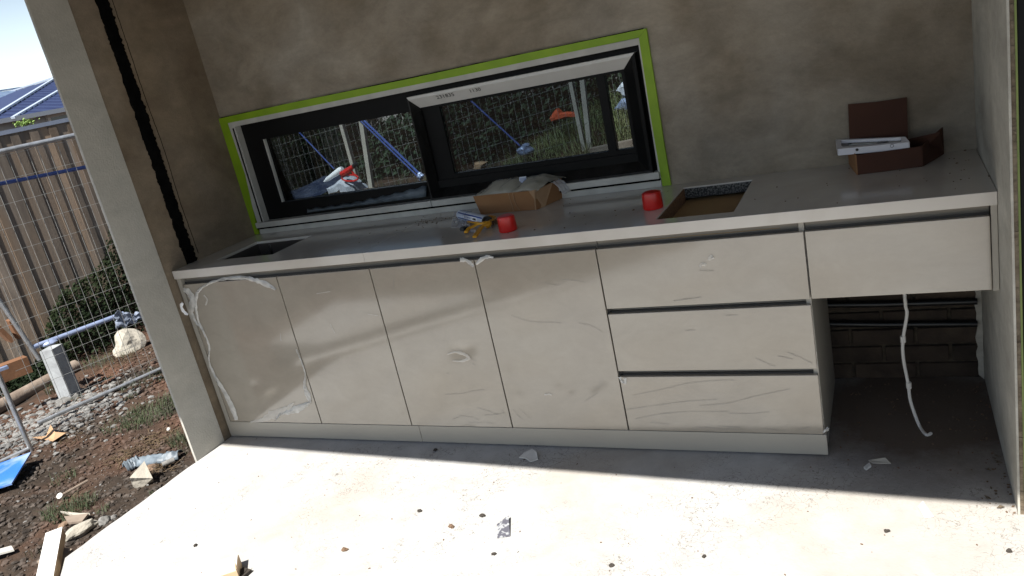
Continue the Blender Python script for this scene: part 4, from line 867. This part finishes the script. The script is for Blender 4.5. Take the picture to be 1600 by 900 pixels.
# foam block, plastic wrap and pipe offcut by the slab edge
e4 = lambda x, y: (x / 8.18 + 180, y / 8.18 + 680)
fb = [gp(*e4(*p)) for p in ((215, 640), (300, 670), (490, 560), (420, 520))]
P = [gp(*e4(230, 660)), gp(*e4(300, 675)), gp(*e4(488, 575)), gp(*e4(400, 520))]; z0 = min(p.z for p in P)
tops = [U(*e4(180, 545), 2, z0 + .085), U(*e4(205, 600), 2, z0 + .05), U(*e4(480, 550), 2, z0 + .05), U(*e4(372, 330), 2, z0 + .13)]
q = MB(); q.hexa([Vector((p.x, p.y, z0 - .01)) for p in P] + tops); fbo = gthing(q, 'foam_block', 'rock', 'muddy white block with a pointed corner near the slab edge', 'block')
def crumple(path, wd, m, name, label, cat, h=.03):
    Pp = [gp(*p) for p in path]; q = MB(); seg = 10; nn_ = (len(Pp) - 1) * seg
    for i in range(nn_ + 1):
        k, t = min(i // seg, len(Pp) - 2), (i - min(i // seg, len(Pp) - 2) * seg) / seg; p = Pp[k].lerp(Pp[k + 1], t); d = (Pp[k + 1] - Pp[k]).normalized(); n2 = Vector((-d.y, d.x, 0))
        for c in range(9):
            s_ = c / 8 - .5; q.v.append(tuple(p + n2 * wd * s_ + Vector((0, 0, .015 + h * (1 - (2 * s_) ** 2) + .5 * h * noise.noise(Vector((i * .45, c * .8, 1)))))))
    for i in range(nn_):
        for c in range(8): k = i * 9 + c; q.f.append((k, k + 1, k + 10, k + 9))
    o = gthing(q, name, m, label, cat, True); md = o.modifiers.new('s', 'SOLIDIFY'); md.thickness = .002; return o
crumple([e4(210, 400), e4(420, 370), e4(620, 340), e4(850, 290)], .085, 'sheet_plastic', 'plastic_wrap', 'grey blue crumpled plastic wrap behind the muddy block', 'plastic wrap')
crumple([e4(140, 470), e4(230, 440), e4(320, 380)], .07, 'blue_sheet' if 0 else 'sheet_plastic', 'plastic_wrap', 'darker torn end of plastic wrap left of the muddy block', 'plastic wrap', .04)
q = MB(); a = gp(*e4(625, 440)); b = gp(*e4(780, 370)); q.tube([a + Vector((0, 0, .03)), b + Vector((0, 0, .03))], .014, 12); gthing(q, 'pipe_offcut', 'rubble', 'short grey pipe offcut beside the plastic wrap', 'pipe', True)

# ------------------------------------------------------------------ temporary wire fence, left
E1_ = Vector((.27, .82, 0)).normalized()
def tfence(A, e, L_, z0, z1, label, tilt=0, pitch=(.0625, .15), posts=True, m='galv', wr=.0015, group='temporary wire fence panels', r=.017):
    o = thing('wire_fence_panel', label, 'wire fence', (A.x, A.y, z0), group); e = e.normalized()
    pt = lambda s_, z: Vector((A.x, A.y, 0)) + e * s_ + Vector((0, 0, z + tilt * s_))
    MB().tube([pt(0, z1), pt(L_, z1)], r, 10).build('top_rail', m, o, True); MB().tube([pt(0, z0), pt(L_, z0)], r * .85, 10).build('bottom_rail', m, o, True)
    if posts:
        for s_ in (0, L_): MB().tube([pt(s_, z0 - .05), pt(s_, z1 + .01)], r * .9, 10).build('post', m, o, True)
    q = MB(); off = Vector((-e.y, e.x, 0)) * .003; s_ = pitch[0]
    while s_ < L_: q.tube([pt(s_, z0) + off, pt(s_, z1) + off], wr, 4, False); s_ += pitch[0]
    z = z0 + pitch[1] * .6
    while z < z1: q.tube([pt(0, z) - off, pt(L_, z) - off], wr, 4, False); z += pitch[1]
    q.build('wire_mesh', 'wire', o, kind='stuff'); return o
FA = Vector((-2.99, .295, 0))
tfence(FA, E1_, 2.4, -.125, 1.642, 'galvanised wire fence panel standing left of the pier', posts=False)
# neighbouring panel, its end post nearer the slab
pb = gp(50, 706); NA = Vector((pb.x, pb.y, 0))
tfence(NA - E1_ * 2.4, E1_, 2.4, -.12, 1.66, 'nearer galvanised wire fence panel whose end post stands by the blue board')
# blue brace tube behind the mesh and the stabiliser frame
EA = FA + Vector((-.05, .02, 0))
a = UV(-60, 299, EA, E1_); b = UV(150, 258, EA, E1_); single(MB().tube([a, b], .013, 10), 'blue_brace', 'blue_tube', 'long blue tube running level behind the upper wire mesh', 'brace', None, True)
EB = FA + Vector((-.22, .08, 0))
st = thing('stabiliser_frame', 'pale blue steel tube frame behind the fence near the ground', 'steel frame', UV(66, 565, EB, E1_))
MB().tube([UV(53, 542, EB, E1_), UV(193, 490, EB, E1_)], .018, 10).build('tube', 'pale_blue', st, True)
MB().tube([UV(-20, 442, EB, E1_), UV(62, 562, EB, E1_)], .016, 10).build('tube', 'galv', st, True)
MB().rock(UV(76, 536, EB, E1_), (.06, .04, .022), 2, .1).build('clamp', 'pale_blue', st, True)
q = MB(); nU, nV = 16, 10
for j in range(nV + 1):
    for i in range(nU + 1):
        s_, t_ = i / nU, j / nV; uu = 180 + s_ * 42 + 6 * noise.noise(Vector((s_ * 3, t_ * 3, 2))); vv = 487 + 26 * t_ * (1 - .55 * s_) + 9 * noise.noise(Vector((s_ * 4, t_ * 2, 7)))
        p = UV(uu, vv, EB, E1_); q.v.append(tuple(p + Vector((.03, -.02, 0)) + Vector((1, -.6, 0)) * .025 * noise.noise(Vector((s_ * 6, t_ * 5, 3)))))
for j in range(nV):
    for i in range(nU): k = j * (nU + 1) + i; q.f.append((k, k + 1, k + nU + 2, k + nU + 1))
rg_ = single(q, 'plastic_rag', 'rag', 'pale blue plastic rag caught on the end of the steel tube', 'plastic rag', None, True); md = rg_.modifiers.new('s', 'SOLIDIFY'); md.thickness = .002
# concrete stub with splashed foot
sa = gp(112, 622); sb_ = UV(80, 543, (sa.x, sa.y), E1_); hs = max(.3, sb_.z - sa.z)
so_ = thing('concrete_stub', 'pale square stub post with a mortar splashed foot behind the mesh', 'stub post', sa)
MB().bar(sa + Vector((0, 0, -.03)), sa + Vector((-.0, 0, hs)), .12, .10, (1, .3, 0)).build('stub', 'stub', so_)
MB().rock(sa, (.11, .09, .05), 2, .3).build('mortar_foot', 'rubble', so_)
# log and orange timber
a = gp(-20, 655); b = gp(122, 578); a.z += .04; b.z += .04
q = MB(); q.tube([a.lerp(b, k / 10) + Vector((0, 0, .01 * noise.noise(Vector((k, 0, 0))))) for k in range(11)], [.055 + .008 * noise.noise(Vector((k * 2, 5, 0))) for k in range(11)], 10)
single(q, 'timber_log', 'sleeper', 'weathered grey log lying behind the wire fence', 'log', None, True)
def lean(a, b, w_, h_, m, name, label, cat): return single(MB().bar(a, b, w_, h_), name, m, label, cat)
EC = FA + Vector((-.55, .2, 0))
lean(UV(-12, 505, EC, E1_), UV(16, 532, EC, E1_), .16, .03, 'orange_wood', 'orange_plank', 'orange timber plank leaning at the left edge', 'plank')
lean(UV(14, 500, EC, E1_), UV(30, 528, EC, E1_), .10, .03, 'orange_wood', 'orange_plank', 'shorter orange timber offcut beside the leaning plank', 'plank')
lean(UV(-15, 590, EC, E1_), UV(44, 568, EC, E1_), .10, .12, 'orange_wood', 'orange_block', 'orange timber block lying behind the log', 'timber block')
lean(UV(-15, 583, EB, E1_), UV(12, 573, EB, E1_), .04, .02, 'pale_blue', 'metal_strip', 'pale blue metal strip at the left edge', 'strip')

# ------------------------------------------------------------------ paling fences
def palings(A, e, L_, z0f, ztop, label, m, cap=True, wd=.078):
    e = e.normalized(); nrm = Vector((-e.y, e.x, 0)); o = thing('paling_fence', label, 'paling fence', (A.x, A.y, z0f(A)))
    n_ = int(L_ / wd); col = []
    for i in range(n_):
        s_ = i * wd; p = Vector((A.x, A.y, 0)) + e * (s_ + wd / 2); zz0 = z0f(p) - .05; j = random.uniform(-.02, .02) if not cap else 0; fr_ = .011 if i % 2 else 0; ww = wd * (1.12 if i % 2 else .9)
        tl_ = random.uniform(-.004, .004)
        q = MB(); a_ = p + nrm * fr_; q.hexa([a_ - e * ww / 2 + Vector((0, 0, zz0)), a_ + e * ww / 2 + Vector((0, 0, zz0)), a_ + e * ww / 2 + nrm * .012 + Vector((0, 0, zz0)), a_ - e * ww / 2 + nrm * .012 + Vector((0, 0, zz0)),
            a_ - e * (ww / 2 - tl_) + Vector((0, 0, ztop + j)), a_ + e * (ww / 2 + tl_) + Vector((0, 0, ztop + j)), a_ + e * (ww / 2 + tl_) + nrm * .012 + Vector((0, 0, ztop + j)), a_ - e * (ww / 2 - tl_) + nrm * .012 + Vector((0, 0, ztop + j))])
        q.build('paling', m, o)
    for z in (ztop - .25, ztop - .9):
        a_ = Vector((A.x, A.y, z)) + nrm * .06; MB().bar(a_, a_ + e * L_, .04, .07).build('rail', m, o)
    if cap:
        a_ = Vector((A.x, A.y, ztop + .018)) + nrm * .014; MB().bar(a_, a_ + e * L_, .036, .035).build('capping', 'cap', o)
    return o
M['cap'] = mat('grey_blue_capping', (.20, .23, .30), (.17, .20, .26), .5, 5)
LA = Vector((-4.62, 1.55, 0))
palings(LA - E1_ * 2.0, Vector((.27, .82, 0)), 6.2, lambda p: gz(p.x, p.y), 1.775, 'brown hardwood paling fence with grey capping behind the wire mesh', 'paling')
palings(Vector((-6.6, 5.3, 0)), Vector((1, .02, 0)), 10.5, lambda p: gz(p.x, p.y), 2.05, 'weathered grey paling fence seen through the window', 'paling_grey', False)

# ------------------------------------------------------------------ yard seen through the window
YB = 3.5
wa = U(405, 250, 1, YB)
tfence(Vector((-3.75, YB, 0)), Vector((1, 0, 0)), 2.45, .26, 2.05, 'wire fence panel seen through the left window light', tilt=.075, posts=False, wr=.0012)
tfence(Vector((-1.28, YB + .02, 0)), Vector((1, 0, 0)), 2.4, .38, 2.2, 'wire fence panel seen through the dark right window light', tilt=.11, posts=False, wr=.0012)
w5 = lambda x, y: (x / 5.92 + 400, y / 5.92 + 190)
wc = lambda x, y: (x / 6.43 + 840, y / 6.43 + 60)
wd4 = lambda x, y: (x / 6.43 + 620, y / 6.43 + 180)
def yardbar(a, b, y0, y1, w_, m, name, label, cat, group=None, ext=(0, 0)):
    A, B = U(*a, 1, y0), U(*b, 1, y1); d = (B - A); A -= d * ext[0]; B += d * ext[1]
    return single(MB().bar(A, B, w_, w_, (0, 1, 0)), name, m, label, cat, group)
yardbar(w5(793, 30), w5(955, 610), 3.35, 3.35, .034, 'pale_wood', 'timber_stake', 'leaning pale stake left of the pair seen through the window', 'stake', 'pale stakes outside the window', (.35, .3))
yardbar(w5(980, 5), w5(1070, 605), 3.38, 3.38, .042, 'pale_wood', 'timber_stake', 'upright pale stake right of the red bottle gun outside the window', 'stake', 'pale stakes outside the window', (.35, .3))
yardbar(wc(330, 430), wc(425, 900), 3.38, 3.38, .03, 'pale_wood', 'timber_stake', 'pale stake beside the orange plastic outside the window', 'stake', 'pale stakes outside the window', (.6, .5))
yardbar(wc(450, 410), wc(505, 900), 3.40, 3.40, .038, 'pale_wood', 'timber_stake', 'pale stake right of the orange plastic, nearest the window mullion', 'stake', 'pale stakes outside the window', (.6, .5))
for a, b, y0, y1, w_, lab in ((w5(1010, 0), w5(1530, 500), 3.3, 2.9, .020, 'upper blue brace of the pair crossing the left window light'), (w5(1000, 25), w5(1515, 525), 3.3, 2.9, .013, 'lower blue brace of the pair crossing the left window light'), (w5(400, 100), w5(725, 440), 3.9, 3.7, .014, 'single blue brace at the left of the left window light'), (wd4(870, -30), wd4(1240, 310), 3.8, 3.6, .016, 'single blue brace seen through the dark right window light')):
    A, B = U(*a, 1, y0), U(*b, 1, y1); A2 = A - (B - A) * .5
    single(MB().tube([A2, B], w_ / 2, 8), 'blue_brace', 'blue_tube', lab, 'brace', 'blue braces outside the window', True)
def blob(c, r_, m, name, label, cat, jit=.25, sub=3): return single(MB().rock(c, r_, sub, jit), name, m, label, cat, None, False)
blob(U(*w5(1520, 510), 1, 2.9), (.035, .03, .03), 'pale_blue', 'brace_foot', 'pale foot at the bottom of the paired blue braces', 'brace foot')
blob(U(*wd4(1290, 350), 1, 3.6), (.07, .05, .05), 'pale_blue', 'brace_foot', 'pale plastic wrapped foot of the single blue brace', 'brace foot')
# tarp, bags and the red gun lying on a stack outside the sill
yT = 2.3
pl = [U(*w5(*p), 1, yT) for p in ((250, 690), (1000, 640))]
sz_ = .30
stk = thing('stacked_boards', 'stack of boards under a navy tarpaulin outside the window', 'stack', (-1.6, 2.4, gz(-1.6, 2.4)))
x0_, x1_ = U(*w5(240, 690), 1, yT).x, U(*w5(1010, 620), 1, yT).x; ztp = U(*w5(640, 640), 1, yT).z
for k in range(4): MB().box(x0_ - .1, x1_ - .05, yT - .25, yT + .2, ztp - .35 + k * .075, ztp - .285 + k * .075).build('board', 'sleeper', stk)
blanket('tarpaulin', 'tarp', stk, Vector((x0_ - .05, yT - .3, ztp - .03)), Vector((x1_ - x0_ - .25, 0, 0)), Vector((0, .6, 0)), 40, 30, lambda s_, t_: .03 + .07 * t_ * sm(0, .5, s_) * (1 - .8 * sm(.7, 1, s_)) + .02 * noise.noise(Vector((s_ * 7, t_ * 5, 4))))
def bagshape(pts, y, th, m, name, label, cat):
    P = [U(*p, 1, y) for p in pts]; q = MB(); n_ = len(P); c_ = sum(P, Vector()) / n_
    rings = []
    for k, (dy_, sc) in enumerate(((-th, .55), (-th * .6, .9), (0, 1), (th * .6, .9), (th, .55))):
        for p in P: v = c_ + (p - c_) * sc; q.v.append((v.x, v.y + dy_, v.z + .006 * noise.noise(v * 12)))
    for k in range(4):
        for i in range(n_): j = (i + 1) % n_; q.f.append((k * n_ + i, k * n_ + j, (k + 1) * n_ + j, (k + 1) * n_ + i))
    q.f += [tuple(range(n_))[::-1], tuple(range(4 * n_, 5 * n_))]; return single(q, name, m, label, cat, None, False)
bagshape([w5(*p) for p in ((680, 605), (760, 560), (800, 520), (850, 495), (900, 520), (950, 560), (975, 640), (900, 640), (860, 650), (840, 600), (810, 640), (700, 665))], 2.3, .1, 'white_bag', 'white_sack', 'crumpled white sack under the red caulking gun outside the window', 'sack')
bagshape([w5(*p) for p in ((960, 570), (990, 580), (1025, 618), (975, 622))], 2.42, .04, 'white_bag', 'white_scrap_paper', 'small white scrap right of the white sack outside', 'scrap')
A, B = U(*w5(630, 555), 1, 2.25), U(*w5(800, 435), 1, 2.25)
q = MB(); q.tube([A, A.lerp(B, .2), A.lerp(B, .85), B], [.006, .018, .026, .018], 10); single(q, 'white_cartridge', 'bright_film', 'white tube pointing from the red gun outside the window', 'tube', None, True)
rg = thing('red_caulking_gun', 'red caulking gun with a looped handle lying on the white sack', 'caulking gun', U(*w5(860, 540), 1, 2.22))
rp_ = lambda x, y: U(*w5(x, y), 1, 2.2)
MB().tube([rp_(790, 485), rp_(840, 460), rp_(900, 415)], [.02, .024, .016], 8).build('barrel', 'red', rg, True)
MB().tube([rp_(900, 415), rp_(930, 385)], .016, 8).build('grip', 'black_plastic', rg, True)
lp_ = [rp_(870 + 75 * math.cos(a_) * 1.0, 522 + 30 * math.sin(a_)) for a_ in [R(k * 20) for k in range(-1, 18)]]
MB().tube(lp_, .007, 6).build('handle_loop', 'red', rg, True)
MB().tube([rp_(880, 440), rp_(900, 480), rp_(945, 515)], .008, 6).build('trigger', 'red', rg, True)
# orange plastic sheet and right-hand bags
oq = bagshape([wc(*p) for p in ((120, 800), (160, 740), (195, 700), (230, 745), (300, 740), (395, 740), (405, 785), (330, 790), (240, 815), (140, 840))], 3.75, .05, 'orange_plastic', 'orange_plastic_sheet', 'orange plastic sheet on the wire fence outside the window', 'plastic sheet')
bagshape([wc(*p) for p in ((790, 520), (850, 440), (960, 430), (960, 600), (860, 590), (840, 540))], 3.9, .06, 'white_bag', 'pale_bag', 'upper pale bag seen through the narrow right light', 'bag')
bagshape([wc(*p) for p in ((770, 710), (850, 600), (960, 600), (960, 730), (880, 725))], 3.8, .06, 'pale_blue', 'pale_bag', 'lower blue grey bag seen through the narrow right light', 'bag')
bagshape([wd4(*p) for p in ((780, 540), (790, 470), (830, 465), (910, 470), (890, 500), (880, 540), (820, 550))], 3.6, .05, 'card_pale', 'litter', 'small pinkish litter low in the dark window light', 'litter')
a = U(953, 236, 1, 3.0); b = U(1000, 226, 1, 3.0); single(MB().bar(a - (b - a) * .6, b + (b - a) * .3, .08, .10), 'timber_sleeper', 'sleeper', 'grey timber sleeper low in the narrow right window light', 'sleeper')
# yard grass, vines
q = MB()
for _ in range(230):
    x = random.uniform(-.9, 1.8); tuft(q, (x, random.uniform(3.0, 4.4)), .14, 26, .10 + .20 * sm(-.9, .3, x), .005)
stuff(q, 'tall_grass', 'grass_lit', 'tall yellow green grass in the yard beyond the right window light')
q = MB()
for _ in range(60): tuft(q, (random.uniform(-4, -.6), random.uniform(2.4, 4.8)), .15, 30, .12, .005)
stuff(q, 'yard_grass', 'grass', 'short grass in the yard beyond the left window light')
def foliage(n_, fn, sz0, sz1, m, name, label, cat='climbing plant'):
    q = MB()
    for _ in range(n_):
        c_ = fn()
        if c_ is None: continue
        s_ = random.uniform(sz0, sz1); a = Vector((random.gauss(0, 1), random.gauss(0, 1), random.gauss(0, 1))).normalized(); b = a.orthogonal().normalized(); c2_ = a.cross(b)
        q.add([c_ - b * s_, c_ - c2_ * s_ * .5, c_ + b * s_, c_ + c2_ * s_ * .5 + a * s_ * .2], [(0, 1, 2, 3)])
    me = bpy.data.meshes.new(name); o_ = sum((Vector(v) for v in q.v), Vector()) / len(q.v); me.from_pydata([tuple(Vector(v) - o_) for v in q.v], [], q.f); me.materials.append(M[m]); o = bpy.data.objects.new(name, me); COL.objects.link(o); o.location = o_; o['label'] = label; o['category'] = cat; return o
def leftvine():
    s_ = random.uniform(-.6, 4.2); t = random.random() ** .8; hmax = .15 + .95 * sm(-.4, 1.2, s_) + .25 * noise.noise(Vector((s_ * 2.3, 0, 0)))
    z = t * hmax; p = LA + E1_ * s_ + Vector((E1_.y, -E1_.x, 0)) * (random.random() ** 1.5 * (.18 + .3 * (1 - t)) + .03)
    return Vector((p.x, p.y, gz(p.x, p.y) + z))
foliage(24000, leftvine, .010, .026, 'vine', 'climbing_plant', 'dark green plant climbing the brown paling fence')
def backvine():
    x = random.uniform(-6.2, 3.6); hmax = .22 + .18 * noise.noise(Vector((x * 1.1, 4, 0))) + .2 * noise.noise(Vector((x * 3.1, 9, 0))) + .9 * sm(-3.3, -1.9, x); t = random.random() ** .85
    return Vector((x, 5.25 - random.random() ** 1.3 * .6 - .03, gz(x, 5.0) + t * hmax))
foliage(42000, backvine, .018, .045, 'hedge', 'climbing_plant', 'dark green growth covering the grey paling fence outside the window')

# ------------------------------------------------------------------ neighbouring houses
def house(corner, ex, ey, wall_h, pitch, z0, label, roofm, wallm='house_grey'):
    o = thing('house', label, 'house', (*corner, z0)); cx, cy = corner; ov = .5
    MB().box(min(cx, cx + ex), max(cx, cx + ex), min(cy, cy + ey), max(cy, cy + ey), z0, wall_h).build('wall', wallm, o)
    xa, xb = sorted((cx, cx + ex)); ya, yb_ = sorted((cy, cy + ey)); xa -= ov; xb += ov; ya -= ov; yb_ += ov; hw = min(xb - xa, yb_ - ya) / 2; rh = hw * pitch
    if (xb - xa) < (yb_ - ya): r0, r1 = ((xa + xb) / 2, ya + hw), ((xa + xb) / 2, yb_ - hw)
    else: r0, r1 = (xa + hw, (ya + yb_) / 2), (xb - hw, (ya + yb_) / 2)
    z = wall_h - .02; C_ = [(xa, ya, z), (xb, ya, z), (xb, yb_, z), (xa, yb_, z)]; R0_, R1_ = (*r0, z + rh), (*r1, z + rh)
    q = MB()
    if (xb - xa) < (yb_ - ya): q.add(C_ + [R0_, R1_], [(0, 1, 4), (1, 2, 5, 4), (2, 3, 5), (3, 0, 4, 5), (3, 2, 1, 0)])
    else: q.add(C_ + [R0_, R1_], [(0, 1, 5, 4), (1, 2, 5), (2, 3, 4, 5), (3, 0, 4), (3, 2, 1, 0)])
    rf = q.build('roof', roofm, o)
    # standing seams on the street face, hip caps, gutter
    sm_ = MB(); V = Vector
    nseam = int((yb_ - ya) / .4)
    for i in range(1, nseam):
        y = ya + i * .4; up_ = min(1, (y - ya) / hw, (yb_ - y) / hw); sm_.bar(V((xb, y, z + .012)), V((xb - hw * up_, y, z + rh * up_ + .012)), .03, .02)
    sm_.build('seams', roofm, rf, kind='stuff')
    hp = MB()
    for a_, b_2 in ((C_[1], R0_), (C_[2], R1_), (R0_, R1_), (C_[0], R0_)): hp.bar(V(a_) + V((0, 0, .03)), V(b_2) + V((0, 0, .03)), .07, .04)
    hp.build('ridge_caps', 'cap_pale', rf)
    MB().box(xb, xb + .1, ya, yb_, z - .06, z + .02).build('gutter', 'white_paint', o)
    return o, (xa, xb, ya, yb_, z, rh, hw)
M['cap_pale'] = mat('pale_ridge_cap', (.40, .46, .55), None, .4)
ho, dims = house((-12.5, 7.0), -13, 22, 2.22, .165, -.5, 'grey neighbouring house with navy steel hip roof', 'roof_navy')
def onroof(u, v):
    d = ray(u, v); n_ = Vector((.165, 0, 1)); p_ = Vector((-12.0, 0, 2.22)); return CAM + d * ((p_ - CAM).dot(n_) / d.dot(n_))
MB().bar(onroof(20, 184), onroof(96, 139), .07, .04).build('ridge_cap', 'cap_pale', ho)
wy0 = UV(73, 190, (-12.5, 0), (0, 1)); wy1 = UV(112, 178, (-12.5, 0), (0, 1))
fw = MB().plate([0, .06, .5, .56, 1.0, 1.06, 1.5, 1.56], [0, .06, .55, .61], lambda x, z: (.06 < x < .5 or .56 < x < 1.0 or 1.06 < x < 1.5) and .06 < z < .55, 0, .06, 1)
fw.v = [(-12.44 - y, wy0.y + x, 1.55 + z) for x, y, z in fw.v]; wf = fw.build('window', 'white_paint', ho)
for k in range(3): MB().box(-12.485, -12.475, wy0.y + .06 + k * .5, wy0.y + .5 + k * .5, 1.61, 2.10).build('pane', 'dark_glass', wf)
pa = UV(33, 190, (-12.3, 0), (0, 1)); pc = UV(58, 183, (-12.3, 0), (0, 1)); MB().tube([(-12.3, pa.y, 1.6), (-12.3, pa.y, pa.z), (-12.3, pc.y, pa.z + .08)], .05, 8).build('downpipe', 'white_paint', ho, True)
house((-17, 4), -6, 17, 2.45, .24, -.5, 'more distant house with pale blue steel roof behind the navy roof', 'roof_pale')
vt = UV(-3, 142, (-22, 0), (0, 1)); 
def bushfn():
    a = Vector((random.gauss(0, .5), random.gauss(0, .5), random.gauss(0, .4))); return Vector((-5.6, 2.9, 1.86)) + a * .14
bc = UV(38, 192, (-5.6, 0), (0, 1))
foliage(260, lambda: bc + Vector((random.gauss(0, .03), random.gauss(0, .045), random.gauss(0, .014))), .007, .018, 'leaf_bright', 'shrub', 'bright green shrub tip showing over the paling fence', 'shrub')
